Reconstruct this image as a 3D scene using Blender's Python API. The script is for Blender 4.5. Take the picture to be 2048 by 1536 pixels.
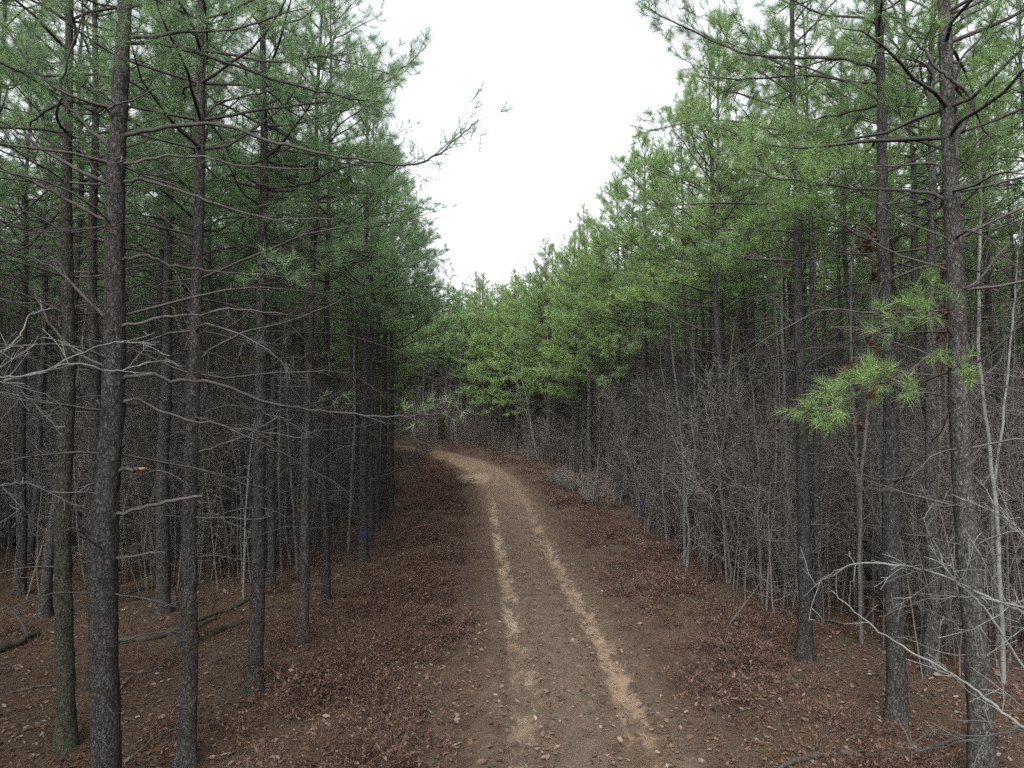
import bpy, math, random
import numpy as np
from mathutils import Vector
for o in list(bpy.data.objects):
    bpy.data.objects.remove(o)
S = bpy.context.scene
COL = S.collection
PI = math.pi

# ------------------------------------------------------------------ camera
F = 1446.0                 # focal length in pixels of a 2048 px wide picture
CAM = np.array([0.0, 0.0, 4.0])
PITCH = math.radians(3.25)
cd = bpy.data.cameras.new('camera')
cam = bpy.data.objects.new('camera', cd)
COL.objects.link(cam)
cam.location = CAM
cam.rotation_euler = (PI / 2 + PITCH, 0, 0)
cd.sensor_fit = 'HORIZONTAL'
cd.angle = 2 * math.atan(1024 / F)
cd.clip_start = 0.05
cd.clip_end = 1500
S.camera = cam

# ------------------------------------------------------------------ light
SUN_EL, SUN_AZ = math.radians(42), math.radians(194)
W = bpy.data.worlds.new('World')
S.world = W
W.use_nodes = True
nt = W.node_tree
nt.nodes.clear()
wo = nt.nodes.new('ShaderNodeOutputWorld')
wb = nt.nodes.new('ShaderNodeBackground')
sky = nt.nodes.new('ShaderNodeTexSky')
sky.sky_type = 'NISHITA'
sky.sun_disc = False
sky.sun_elevation = SUN_EL
sky.sun_rotation = SUN_AZ
sky.air_density = 1.0
sky.dust_density = 6.0
sky.ozone_density = 1.0
hs = nt.nodes.new('ShaderNodeHueSaturation')
hs.inputs['Saturation'].default_value = 0.16
wb.inputs['Strength'].default_value = 0.15
nt.links.new(sky.outputs[0], hs.inputs['Color'])
nt.links.new(hs.outputs[0], wb.inputs['Color'])
nt.links.new(wb.outputs[0], wo.inputs['Surface'])
sl = bpy.data.lights.new('sun', 'SUN')
sl.energy = 0.9
sl.angle = math.radians(35)
sl.color = (1.0, 0.97, 0.93)
sun = bpy.data.objects.new('sun', sl)
COL.objects.link(sun)
# azimuth measured from +Y clockwise; the light comes from behind the camera, a little from the left
sd = Vector((math.sin(SUN_AZ) * math.cos(SUN_EL), math.cos(SUN_AZ) * math.cos(SUN_EL), math.sin(SUN_EL)))
sun.rotation_euler = sd.to_track_quat('Z', 'Y').to_euler()
S.view_settings.view_transform = 'Standard'
S.view_settings.look = 'None'
S.view_settings.exposure = 1.68
S.view_settings.gamma = 1.0
S.cycles.max_bounces = 6
S.cycles.diffuse_bounces = 4
S.cycles.transmission_bounces = 3
S.cycles.sample_clamp_indirect = 6
S.cycles.use_denoising = False

# ------------------------------------------------------------------ helpers
RNG = np.random.default_rng(7)


def ray(px, py):
    a = (px - 1024) / F
    c = -(py - 768) / F
    return np.array([a, math.cos(PITCH) - math.sin(PITCH) * c, math.sin(PITCH) + math.cos(PITCH) * c])


def at(px, py, d):
    r = ray(px, py)
    return CAM + r * (d / r[1])


def softplus(x):
    return np.logaddexp(0, x)


def wob(x, y, f, s):
    return (np.sin(x * f + s) * np.cos(y * f * 0.83 + s * 1.7) + 0.6 * np.sin(x * f * 1.9 - y * f * 1.3 + s * 2.3)
            + 0.4 * np.sin(y * f * 2.7 + x * f * 1.1 + s * 3.1)) / 2.0


# road centre line (x as a run of points going away, then round the bend)
RC = np.array([(0.3, -30), (0.45, -12), (0.6, 0), (0.75, 5), (0.86, 8.4), (0.92, 10.5), (0.9, 12.9), (0.72, 16.5), (0.45, 22),
               (0.12, 28), (-0.15, 33), (-0.6, 38), (-1.35, 43), (-2.8, 48.5), (-5.0, 54), (-8.0, 59), (-12.0, 63), (-18, 67), (-27, 70), (-40, 72), (-70, 74)], float)


def smooth_line(P, n_per):
    out = []
    P = np.asarray(P, float)
    Q = np.vstack([2 * P[0] - P[1], P, 2 * P[-1] - P[-2]])
    for i in range(1, len(Q) - 2):
        t = np.linspace(0, 1, n_per, endpoint=False)[:, None]
        a, b, c, d = Q[i - 1], Q[i], Q[i + 1], Q[i + 2]
        out.append(0.5 * (2 * b + (c - a) * t + (2 * a - 5 * b + 4 * c - d) * t ** 2 + (3 * b - a - 3 * c + d) * t ** 3))
    out.append(P[-1:])
    return np.vstack(out)


RL = smooth_line(RC, 14)
_seg = np.r_[0, np.cumsum(np.linalg.norm(np.diff(RL, axis=0), axis=1))]
RS = np.arange(0, _seg[-1], 0.25)
RL = np.stack([np.interp(RS, _seg, RL[:, 0]), np.interp(RS, _seg, RL[:, 1])], 1)
RT = np.gradient(RL, axis=0)
RT /= np.linalg.norm(RT, axis=1)[:, None]
RN = np.stack([RT[:, 1], -RT[:, 0]], 1)      # points to the right-hand side of the road


def road_uv(x, y):
    """signed distance to the centre line (right is positive) and run length"""
    x = np.atleast_1d(np.asarray(x, float)); y = np.atleast_1d(np.asarray(y, float))
    u = np.empty(x.shape); k = np.empty(x.shape, int)
    L = RL[::2]
    for a in range(0, len(x), 4000):
        dx = x[a:a + 4000, None] - L[None, :, 0]; dy = y[a:a + 4000, None] - L[None, :, 1]
        i = np.argmin(dx * dx + dy * dy, axis=1)
        r = np.arange(len(i))
        k[a:a + 4000] = i * 2
        sgn = np.sign(dx[r, i] * RN[i * 2, 0] + dy[r, i] * RN[i * 2, 1])
        u[a:a + 4000] = sgn * np.sqrt(dx[r, i] ** 2 + dy[r, i] ** 2)
    return u, k


def hill(x, y):
    z = 0.06 * softplus((y - 25) / 3.0) * 3.0
    z = z - 0.03 * softplus((y - 75) / 6.0) * 6.0
    z = z + 0.05 * softplus((np.abs(x) - 38) / 5.0) * 5.0
    return z


def sstep(a, b, x):
    t = np.clip((x - a) / (b - a), 0, 1)
    return t * t * (3 - 2 * t)


def tz(x, y, u=None):
    x = np.asarray(x, float); y = np.asarray(y, float)
    if u is None:
        u, _ = road_uv(x.ravel(), y.ravel()); u = u.reshape(x.shape)
    off = sstep(1.9, 4.5, np.abs(u))
    bump = 0.10 * wob(x, y, 0.55, 1.0) + 0.045 * wob(x, y, 1.7, 2.0) + 0.02 * wob(x, y, 4.7, 0.3)
    verge = 0.16 * np.exp(-((np.abs(u) - 3.0) / 0.9) ** 2) * (0.6 + 0.5 * wob(x, y, 0.9, 4.0))
    dip = -0.16 * (1 - sstep(1.75, 2.35, np.abs(u)))
    return hill(x, y) + off * bump + verge + dip


def gz(x, y):
    return float(tz(np.array([x]), np.array([y]))[0])


def ground_at(px, py):
    r = ray(px, py)
    ds = np.arange(4.0, 120, 0.05)
    P = CAM[None] + r[None] * (ds / r[1])[:, None]
    u, _ = road_uv(P[:, 0], P[:, 1])
    hit = np.nonzero(P[:, 2] <= tz(P[:, 0], P[:, 1], u))[0]
    i = hit[0] if len(hit) else len(ds) - 1
    return P[i]


# ---- mesh building
class MB:
    def __init__(s):
        s.V = []; s.n = 0; s.Q = []; s.T = []; s.qm = []; s.tm = []

    def add(s, V, Q=None, T=None, m=0):
        V = np.asarray(V, np.float32)
        if Q is not None and len(Q):
            Q = np.asarray(Q, np.int64); s.Q.append(Q + s.n); s.qm.append(np.full(len(Q), m, np.int32))
        if T is not None and len(T):
            T = np.asarray(T, np.int64); s.T.append(T + s.n); s.tm.append(np.full(len(T), m, np.int32))
        s.V.append(V); s.n += len(V)

    def tube(s, P, R, k=6, m=0, cap=True, rough=None):
        P = np.asarray(P, float); n = len(P)
        R = np.broadcast_to(np.asarray(R, float), (n,))
        D = np.gradient(P, axis=0); D /= np.linalg.norm(D, axis=1)[:, None] + 1e-9
        ref = np.array([0, 0, 1.0]) if abs(D.mean(0)[2]) < 0.8 * np.linalg.norm(D.mean(0)) + 1e-9 else np.array([1.0, 0, 0])
        A = np.cross(D, ref); A /= np.linalg.norm(A, axis=1)[:, None] + 1e-9
        B = np.cross(D, A)
        t = np.arange(k) * (2 * PI / k)
        rr = R[:, None] * (np.ones((n, k)) if rough is None else rough)
        V = P[:, None, :] + rr[..., None] * (np.cos(t)[None, :, None] * A[:, None, :] + np.sin(t)[None, :, None] * B[:, None, :])
        V = V.reshape(-1, 3)
        i = (np.arange(n - 1) * k)[:, None] + np.arange(k)[None, :]
        j = (np.arange(n - 1) * k)[:, None] + (np.arange(k)[None, :] + 1) % k
        Q = np.stack([i, i + k, j + k, j], -1).reshape(-1, 4)
        T = None
        if cap:
            V = np.vstack([V, P[:1], P[-1:]])
            a = np.arange(k); b = (a + 1) % k; e = (n - 1) * k
            T = np.vstack([np.stack([a, b, np.full(k, n * k)], 1), np.stack([e + b, e + a, np.full(k, n * k + 1)], 1)])
        s.add(V, Q, T, m)

    def mesh(s, name, mats, smooth=True):
        me = bpy.data.meshes.new(name)
        V = np.vstack(s.V).astype(np.float32)
        Q = np.vstack(s.Q) if s.Q else np.zeros((0, 4), np.int64)
        T = np.vstack(s.T) if s.T else np.zeros((0, 3), np.int64)
        me.vertices.add(len(V)); me.vertices.foreach_set('co', V.ravel())
        loops = np.concatenate([Q.ravel(), T.ravel()]).astype(np.int32)
        me.loops.add(len(loops)); me.loops.foreach_set('vertex_index', loops)
        me.polygons.add(len(Q) + len(T))
        st = np.concatenate([np.arange(len(Q)) * 4, len(Q) * 4 + np.arange(len(T)) * 3]).astype(np.int32)
        me.polygons.foreach_set('loop_start', st)
        mi = np.concatenate((s.qm if s.qm else []) + (s.tm if s.tm else [])).astype(np.int32)
        for mm in mats:
            me.materials.append(mm)
        me.polygons.foreach_set('material_index', mi)
        if smooth:
            me.polygons.foreach_set('use_smooth', np.ones(len(Q) + len(T), bool))
        me.update(calc_edges=True)
        return me

    def obj(s, name, mats, parent=None, smooth=True):
        o = bpy.data.objects.new(name, s.mesh(name, mats, smooth))
        COL.objects.link(o)
        if parent is not None:
            o.parent = parent
        return o


def tag(o, label=None, cat=None, group=None, kind=None):
    if label: o['label'] = label
    if cat: o['category'] = cat
    if group: o['group'] = group
    if kind: o['kind'] = kind
    return o


def empty(name, loc, rz=0.0):
    o = bpy.data.objects.new(name, None)
    o.empty_display_size = 0.3
    COL.objects.link(o)
    o.location = loc
    o.rotation_euler = (0, 0, rz)
    return o


def copy_tree(o, parent=None):
    c = o.copy(); COL.objects.link(c)
    if parent is not None:
        c.parent = parent
    for ch in KIDS.get(o.name, []):
        copy_tree(ch, c)
    return c


KIDS = {}


def remember(root):
    KIDS.clear()
    for o in bpy.data.objects:
        if o.parent is not None:
            KIDS.setdefault(o.parent.name, []).append(o)


# ------------------------------------------------------------------ materials
def g3(v):
    return (v, v, v)


def mat(name):
    m = bpy.data.materials.new(name); m.use_nodes = True
    t = m.node_tree; t.nodes.clear()
    return m, t


def N(t, typ, **kw):
    n = t.nodes.new(typ)
    for k, v in kw.items():
        if k in n.inputs:
            n.inputs[k].default_value = v
        else:
            setattr(n, k, v)
    return n


def ramp(t, fac, stops, interp='LINEAR'):
    n = t.nodes.new('ShaderNodeValToRGB')
    n.color_ramp.interpolation = interp
    e = n.color_ramp.elements
    while len(e) < len(stops):
        e.new(0.5)
    for q, (p, c) in zip(e, stops):
        q.position = p
        q.color = (*c, 1) if len(c) == 3 else c
    if fac is not None:
        t.links.new(fac, n.inputs['Fac'])
    return n.outputs['Color']


def mix(t, fac, a, b, mode='MIX'):
    n = t.nodes.new('ShaderNodeMix'); n.data_type = 'RGBA'; n.blend_type = mode
    for sock, v in ((n.inputs[0], fac), (n.inputs[6], a), (n.inputs[7], b)):
        if hasattr(v, 'is_linked'):
            t.links.new(v, sock)
        else:
            sock.default_value = v if not isinstance(v, tuple) else (*v, 1)
    return n.outputs[2]


def math_(t, op, a, b=None, c=None, clamp=False):
    n = t.nodes.new('ShaderNodeMath'); n.operation = op; n.use_clamp = clamp
    for i, v in enumerate((a, b, c)):
        if v is None: continue
        if hasattr(v, 'is_linked'): t.links.new(v, n.inputs[i])
        else: n.inputs[i].default_value = v
    return n.outputs[0]


def noise(t, vec, scale, detail=4, rough=0.55, w=None):
    n = t.nodes.new('ShaderNodeTexNoise')
    n.inputs['Scale'].default_value = scale
    n.inputs['Detail'].default_value = detail
    n.inputs['Roughness'].default_value = rough
    if vec is not None: t.links.new(vec, n.inputs['Vector'])
    return n.outputs['Fac']


def mapping(t, vec, scale=(1, 1, 1), loc=(0, 0, 0)):
    n = t.nodes.new('ShaderNodeMapping')
    n.inputs['Scale'].default_value = scale
    n.inputs['Location'].default_value = loc
    t.links.new(vec, n.inputs['Vector'])
    return n.outputs[0]


def bump(t, h, strength=0.5, dist=0.02, normal=None):
    n = t.nodes.new('ShaderNodeBump')
    n.inputs['Strength'].default_value = strength
    n.inputs['Distance'].default_value = dist
    t.links.new(h, n.inputs['Height'])
    if normal is not None: t.links.new(normal, n.inputs['Normal'])
    return n.outputs[0]


def finish(t, col, rough=0.9, normal=None, spec=0.2):
    b = t.nodes.new('ShaderNodeBsdfPrincipled')
    if hasattr(col, 'is_linked'): t.links.new(col, b.inputs['Base Color'])
    else: b.inputs['Base Color'].default_value = (*col, 1)
    if hasattr(rough, 'is_linked'): t.links.new(rough, b.inputs['Roughness'])
    else: b.inputs['Roughness'].default_value = rough
    b.inputs['Specular IOR Level'].default_value = spec
    if normal is not None: t.links.new(normal, b.inputs['Normal'])
    o = t.nodes.new('ShaderNodeOutputMaterial')
    t.links.new(b.outputs[0], o.inputs['Surface'])
    return b


def bark_mat(name, plate_a, plate_b, crack, scale=33.0, squash=0.42, lichen=0.0, moss=False):
    """flaky pine bark: warped plates of two sizes, furrows that fade in and out, grey scale and stains"""
    m, t = mat(name)
    tc = t.nodes.new('ShaderNodeTexCoord')
    ob = tc.outputs['Object']
    wn = t.nodes.new('ShaderNodeTexNoise'); wn.inputs['Scale'].default_value = 9; wn.inputs['Detail'].default_value = 5; wn.inputs['Roughness'].default_value = 0.65
    t.links.new(ob, wn.inputs['Vector'])
    vm = t.nodes.new('ShaderNodeVectorMath'); vm.operation = 'MULTIPLY_ADD'
    t.links.new(wn.outputs['Color'], vm.inputs[0]); vm.inputs[1].default_value = (0.10, 0.10, 0.18)
    t.links.new(ob, vm.inputs[2])
    v = mapping(t, vm.outputs[0], (1, 1, squash))
    vo = t.nodes.new('ShaderNodeTexVoronoi'); vo.feature = 'DISTANCE_TO_EDGE'; vo.inputs['Scale'].default_value = scale
    t.links.new(v, vo.inputs['Vector'])
    vc = t.nodes.new('ShaderNodeTexVoronoi'); vc.inputs['Scale'].default_value = scale * 1.7
    t.links.new(v, vc.inputs['Vector'])
    sep = t.nodes.new('ShaderNodeSeparateColor'); t.links.new(vc.outputs['Color'], sep.inputs[0])
    fine = noise(t, mapping(t, ob, (1, 1, 0.6)), 75, 5, 0.75)
    mid = noise(t, mapping(t, ob, (1, 1, 0.45)), 17, 5, 0.7)
    big = noise(t, ob, 1.5, 3, 0.6)
    edge = ramp(t, vo.outputs['Distance'], [(0.0, (0, 0, 0)), (0.20, (1, 1, 1))])
    # furrows are deep in places and closed in others
    fur = math_(t, 'MAXIMUM', edge, ramp(t, mid, [(0.45, g3(0.0)), (0.70, g3(0.6))]))
    c = mix(t, sep.outputs[0], plate_a, plate_b)
    c = mix(t, ramp(t, fine, [(0.35, g3(0)), (0.7, g3(0.65))]), c, tuple(1.9 * q for q in plate_a))
    c = mix(t, ramp(t, mid, [(0.40, g3(0.65)), (0.60, g3(0))]), c, tuple(0.55 * q for q in plate_b))
    c = mix(t, fur, crack, c)
    c = mix(t, ramp(t, big, [(0.35, g3(0)), (0.75, g3(0.45))]), c, (plate_a[0] * 0.55, plate_a[1] * 0.52, plate_a[2] * 0.5))
    if lichen > 0:
        ln = noise(t, ob, 16, 4, 0.7)
        c = mix(t, ramp(t, ln, [(0.60, g3(0)), (0.70, g3(lichen))]), c, (0.15, 0.165, 0.165))
    if moss:
        sx = t.nodes.new('ShaderNodeSeparateXYZ'); t.links.new(ob, sx.inputs[0])
        mn = noise(t, ob, 8, 4, 0.6)
        k = math_(t, 'MULTIPLY', ramp(t, math_(t, 'MULTIPLY', sx.outputs['Z'], 0.1), [(0.0, g3(0.9)), (0.22, g3(0.4)), (0.45, g3(0))]),
                  ramp(t, mn, [(0.38, g3(0)), (0.62, g3(0.75))]))
        c = mix(t, k, c, (0.04, 0.052, 0.024))
    oi = t.nodes.new('ShaderNodeObjectInfo')
    vv = math_(t, 'MULTIPLY_ADD', oi.outputs['Random'], 0.5, 0.75)
    hv = t.nodes.new('ShaderNodeHueSaturation'); t.links.new(c, hv.inputs['Color']); t.links.new(vv, hv.inputs['Value'])
    h = math_(t, 'ADD', math_(t, 'MULTIPLY', fur, 0.6), math_(t, 'MULTIPLY', fine, 0.5))
    h = math_(t, 'ADD', h, math_(t, 'MULTIPLY', sep.outputs[1], 0.45))
    finish(t, hv.outputs[0], 0.92, bump(t, h, 0.85, 0.02), 0.15)
    return m


def plain_bark(name, a, b, scale=18, streak=3.0, band=None):
    m, t = mat(name)
    tc = t.nodes.new('ShaderNodeTexCoord')
    n1 = noise(t, tc.outputs['Object'], scale, 4, 0.65)
    n2 = noise(t, tc.outputs['Object'], streak, 2, 0.5)
    c = mix(t, n1, a, b)
    c = mix(t, ramp(t, n2, [(0.45, (0, 0, 0)), (0.65, (0.75, 0.75, 0.75))]), c, band if band else tuple(0.5 * q for q in a))
    oi = t.nodes.new('ShaderNodeObjectInfo')
    vv = math_(t, 'MULTIPLY_ADD', oi.outputs['Random'], 0.5, 0.75)
    hv = t.nodes.new('ShaderNodeHueSaturation'); t.links.new(c, hv.inputs['Color']); t.links.new(vv, hv.inputs['Value'])
    finish(t, hv.outputs[0], 0.85, bump(t, n1, 0.4, 0.006), 0.2)
    return m


def leafy(name, cols, trans=0.35, varscale=0.9):
    """thin leaves or needles: colour differs from one leaf to the next and softly from spray to spray"""
    m, t = mat(name)
    g = t.nodes.new('ShaderNodeNewGeometry')
    tc = t.nodes.new('ShaderNodeTexCoord')
    oi = t.nodes.new('ShaderNodeObjectInfo')
    n1 = noise(t, tc.outputs['Object'], varscale, 2, 0.5)
    f = math_(t, 'ADD', math_(t, 'MULTIPLY', g.outputs['Random Per Island'], 0.55), math_(t, 'MULTIPLY', n1, 0.7))
    f = math_(t, 'ADD', f, math_(t, 'MULTIPLY_ADD', oi.outputs['Random'], 0.3, -0.28), clamp=True)
    c = ramp(t, f, cols)
    d = N(t, 'ShaderNodeBsdfDiffuse'); t.links.new(c, d.inputs['Color'])
    tr = N(t, 'ShaderNodeBsdfTranslucent'); t.links.new(c, tr.inputs['Color'])
    gl = N(t, 'ShaderNodeBsdfGlossy', Roughness=0.45); gl.inputs['Color'].default_value = (0.8, 0.85, 0.9, 1)
    mx = t.nodes.new('ShaderNodeMixShader'); mx.inputs[0].default_value = trans
    t.links.new(d.outputs[0], mx.inputs[1]); t.links.new(tr.outputs[0], mx.inputs[2])
    m2 = t.nodes.new('ShaderNodeMixShader'); m2.inputs[0].default_value = 0.018
    t.links.new(mx.outputs[0], m2.inputs[1]); t.links.new(gl.outputs[0], m2.inputs[2])
    o = t.nodes.new('ShaderNodeOutputMaterial'); t.links.new(m2.outputs[0], o.inputs['Surface'])
    return m


M = {}
M['bark'] = bark_mat('pine_bark', (0.060, 0.059, 0.058), (0.034, 0.030, 0.027), (0.010, 0.009, 0.009), lichen=0.35)
M['bark_moss'] = bark_mat('mossy_pine_bark', (0.066, 0.065, 0.058), (0.040, 0.037, 0.032), (0.010, 0.010, 0.008), lichen=0.35, moss=True)
M['limb'] = plain_bark('pine_limb_bark', (0.046, 0.042, 0.040), (0.022, 0.0195, 0.019), 30, 4.0)
M['dead'] = plain_bark('dead_limb_bark', (0.066, 0.061, 0.058), (0.029, 0.026, 0.025), 30, 4.0)
M['grey'] = plain_bark('grey_hardwood_bark', (0.094, 0.088, 0.082), (0.050, 0.046, 0.043), 22, 3.5, (0.045, 0.040, 0.037))
M['pale'] = plain_bark('pale_hardwood_bark', (0.120, 0.122, 0.119), (0.060, 0.060, 0.058), 22, 3.5, (0.044, 0.043, 0.040))
M['twig'] = plain_bark('brush_twig', (0.108, 0.099, 0.092), (0.054, 0.049, 0.046), 8, 0.8, (0.074, 0.067, 0.062))
M['split'] = plain_bark('split_wood', (0.26, 0.145, 0.065), (0.17, 0.09, 0.04), 30, 9)
M['moss'] = plain_bark('mossy_log_bark', (0.036, 0.034, 0.021), (0.030, 0.024, 0.018), 14, 2.5, (0.020, 0.016, 0.013))
M['needle'] = leafy('pine_needles', [(0.0, (0.068, 0.115, 0.054)), (0.4, (0.112, 0.190, 0.072)), (0.75, (0.165, 0.255, 0.088)), (1.0, (0.22, 0.285, 0.105))], 0.48)
M['needle_blue'] = leafy('blue_green_needles', [(0.0, (0.080, 0.128, 0.070)), (0.4, (0.125, 0.205, 0.100)), (0.75, (0.175, 0.265, 0.125)), (0.95, (0.22, 0.30, 0.14)), (1.0, (0.24, 0.20, 0.10))], 0.5)
M['needle_yellow'] = leafy('yellow_green_needles', [(0.0, (0.080, 0.132, 0.052)), (0.4, (0.135, 0.222, 0.078)), (0.75, (0.195, 0.290, 0.094)), (1.0, (0.27, 0.335, 0.115))], 0.5)
M['cedar'] = leafy('cedar_needles', [(0.0, (0.02, 0.04, 0.012)), (1.0, (0.05, 0.08, 0.02))], 0.25)
M['litter'] = leafy('fallen_leaf', [(0.0, (0.045, 0.026, 0.018)), (0.36, (0.085, 0.050, 0.033)), (0.58, (0.128, 0.088, 0.066)), (0.78, (0.17, 0.142, 0.124)), (1.0, (0.25, 0.235, 0.22))], 0.2, 2.0)
M['straw'] = leafy('fallen_needles', [(0.0, (0.036, 0.021, 0.015)), (0.5, (0.080, 0.050, 0.034)), (1.0, (0.16, 0.112, 0.078))], 0.1, 0.6)
M['deadgrass'] = leafy('dead_grass_blade', [(0.0, (0.026, 0.0145, 0.011)), (0.5, (0.058, 0.033, 0.024)), (0.8, (0.090, 0.057, 0.040)), (1.0, (0.145, 0.10, 0.072))], 0.2, 0.4)
M['oak'] = leafy('dead_oak_leaf', [(0.0, (0.060, 0.029, 0.018)), (1.0, (0.135, 0.072, 0.044))], 0.35, 2.0)
M['russet'] = leafy('russet_brush_leaf', [(0.0, (0.036, 0.020, 0.015)), (0.5, (0.084, 0.049, 0.038)), (0.85, (0.135, 0.088, 0.068)), (1.0, (0.21, 0.165, 0.135))], 0.25, 0.5)
M['green'] = leafy('broad_green_leaf', [(0.0, (0.03, 0.06, 0.018)), (1.0, (0.09, 0.14, 0.04))], 0.3, 2.0)
m, t = mat('blue_paint')
tc = t.nodes.new('ShaderNodeTexCoord')
finish(t, mix(t, ramp(t, noise(t, tc.outputs['Object'], 26, 5, 0.75), [(0.40, g3(0)), (0.58, g3(1))]), (0.030, 0.027, 0.036), (0.020, 0.020, 0.075)), 0.8, bump(t, noise(t, tc.outputs['Object'], 30), 0.6, 0.02))
M['blue'] = m
m, t = mat('muddy_water')
finish(t, (0.19, 0.148, 0.092), 0.4, None, 0.3)
M['water'] = m
m, t = mat('pine_cone_scale')
tc = t.nodes.new('ShaderNodeTexCoord')
finish(t, mix(t, noise(t, tc.outputs['Object'], 90, 3), (0.05, 0.03, 0.02), (0.12, 0.08, 0.055)), 0.85)
M['cone'] = m


def litter_colour(t, pos):
    """pine straw, dead leaves and bare soil on the forest floor"""
    a = noise(t, pos, 0.55, 4, 0.6)
    b = noise(t, pos, 3.2, 5, 0.65)
    c = noise(t, pos, 22, 5, 0.75)
    s1 = noise(t, mapping(t, pos, (60, 9, 20)), 1.0, 3, 0.7)
    col = ramp(t, c, [(0.28, (0.015, 0.011, 0.009)), (0.5, (0.047, 0.0335, 0.0255)), (0.66, (0.088, 0.063, 0.048)), (0.85, (0.16, 0.125, 0.098))])
    col = mix(t, ramp(t, b, [(0.4, (0, 0, 0)), (0.7, (0.75, 0.75, 0.75))]), col, (0.060, 0.037, 0.0255))
    col = mix(t, ramp(t, a, [(0.48, (0, 0, 0)), (0.7, (0.6, 0.6, 0.6))]), col, (0.046, 0.037, 0.024))
    col = mix(t, ramp(t, s1, [(0.55, (0, 0, 0)), (0.75, (0.45, 0.45, 0.45))]), col, (0.09, 0.060, 0.042))
    mo = noise(t, mapping(t, pos, (1, 1, 1), (7, 3, 1)), 1.3, 4, 0.65)
    col = mix(t, ramp(t, mo, [(0.64, (0, 0, 0)), (0.74, (0.35, 0.35, 0.35))]), col, (0.055, 0.065, 0.022))
    h = math_(t, 'ADD', c, math_(t, 'MULTIPLY', s1, 0.6))
    return col, h


m, t = mat('forest_floor')
tc = t.nodes.new('ShaderNodeTexCoord')
col, h = litter_colour(t, tc.outputs['Object'])
finish(t, col, 0.95, bump(t, h, 0.8, 0.03), 0.1)
M['floor'] = m

PUD = ground_at(948, 962)
m, t = mat('dirt_road')
tc = t.nodes.new('ShaderNodeTexCoord')
pos = tc.outputs['Object']
lit, lh = litter_colour(t, pos)
uvn = t.nodes.new('ShaderNodeUVMap'); uvn.uv_map = 'UVMap'
sx = t.nodes.new('ShaderNodeSeparateXYZ'); t.links.new(uvn.outputs[0], sx.inputs[0])
U, Vv = sx.outputs[0], sx.outputs[1]          # metres across, metres along (from the camera's side)
n_mid = noise(t, pos, 1.6, 5, 0.65)
n_fin = noise(t, pos, 30, 5, 0.75)
n_big = noise(t, pos, 0.35, 3, 0.5)
Uw = math_(t, 'ADD', U, math_(t, 'MULTIPLY_ADD', n_mid, 0.36, -0.18))
dirt = ramp(t, n_fin, [(0.25, (0.030, 0.0225, 0.017)), (0.5, (0.084, 0.062, 0.047)), (0.7, (0.130, 0.097, 0.074)), (0.9, (0.20, 0.157, 0.124))])
dirt = mix(t, ramp(t, n_mid, [(0.42, (0, 0, 0)), (0.68, (0.55, 0.55, 0.55))]), dirt, (0.070, 0.050, 0.033))
far = ramp(t, math_(t, 'MULTIPLY', Vv, 0.01), [(0.25, (0, 0, 0)), (0.40, (0.9, 0.9, 0.9))])
clean = mix(t, n_fin, (0.105, 0.074, 0.049), (0.155, 0.113, 0.078))
grit = noise(t, pos, 85, 3, 0.8)
dirt = mix(t, ramp(t, grit, [(0.34, g3(0.75)), (0.46, g3(0))]), dirt, (0.022, 0.017, 0.013))
dirt = mix(t, ramp(t, grit, [(0.60, g3(0)), (0.72, g3(0.7))]), dirt, (0.26, 0.21, 0.16))
blot = noise(t, mapping(t, pos, (1, 0.6, 1), (4, 4, 0)), 4.5, 6, 0.7)
dirt = mix(t, ramp(t, blot, [(0.36, g3(0.6)), (0.54, g3(0))]), dirt, (0.044, 0.034, 0.024))
dirt = mix(t, ramp(t, blot, [(0.60, g3(0)), (0.72, g3(0.45))]), dirt, (0.17, 0.135, 0.098))
dirt = mix(t, math_(t, 'MULTIPLY', far, ramp(t, n_mid, [(0.3, (0.3, 0.3, 0.3)), (0.6, (1, 1, 1))])), dirt, clean)
# wheel tracks
def track(centre, half, stops, seed):
    dd = math_(t, 'ABSOLUTE', math_(t, 'SUBTRACT', Uw, centre))
    band = ramp(t, math_(t, 'DIVIDE', dd, half), [(0.55, (1, 1, 1)), (1.0, (0, 0, 0))])
    along = ramp(t, math_(t, 'MULTIPLY', Vv, 0.01), stops)
    br = noise(t, mapping(t, pos, (1.4, 0.55, 1), (seed, seed * 2, 0)), 1.6, 5, 0.7)
    f = math_(t, 'MULTIPLY', band, along)
    f = math_(t, 'MULTIPLY', f, ramp(t, math_(t, 'ADD', br, math_(t, 'MULTIPLY_ADD', along, 0.18, -0.14)), [(0.46, (0, 0, 0)), (0.56, (0.95, 0.95, 0.95))]))
    f = math_(t, 'MULTIPLY', f, ramp(t, blot, [(0.34, g3(0.25)), (0.5, g3(1))]))
    return f
tread = noise(t, mapping(t, uvn.outputs[0], (1.3, 5.5, 1), (3, 1, 0)), 1.0, 4, 0.6)
g = lambda v: (v, v, v)
LT = track(-0.78, 0.23, [(0.0, g(0.6)), (0.115, g(0.62)), (0.14, g(0.9)), (0.30, g(1.0)), (0.36, g(0.6)), (0.45, g(0.25))], 3.1)
RTk = track(0.76, 0.22, [(0.0, g(0.85)), (0.09, g(0.8)), (0.105, g(1.0)), (0.24, g(1.0)), (0.27, g(0.8)), (0.36, g(0.5)), (0.45, g(0.2))], 8.7)
streak = math_(t, 'MULTIPLY', ramp(t, tread, [(0.54, (0, 0, 0)), (0.64, (0.8, 0.8, 0.8))]),
               ramp(t, math_(t, 'MULTIPLY', Vv, 0.01), [(0.20, g(0)), (0.25, g(1)), (0.34, g(1)), (0.38, g(0))]))
sand_pale = mix(t, n_fin, (0.135, 0.107, 0.078), (0.31, 0.262, 0.205))
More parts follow.
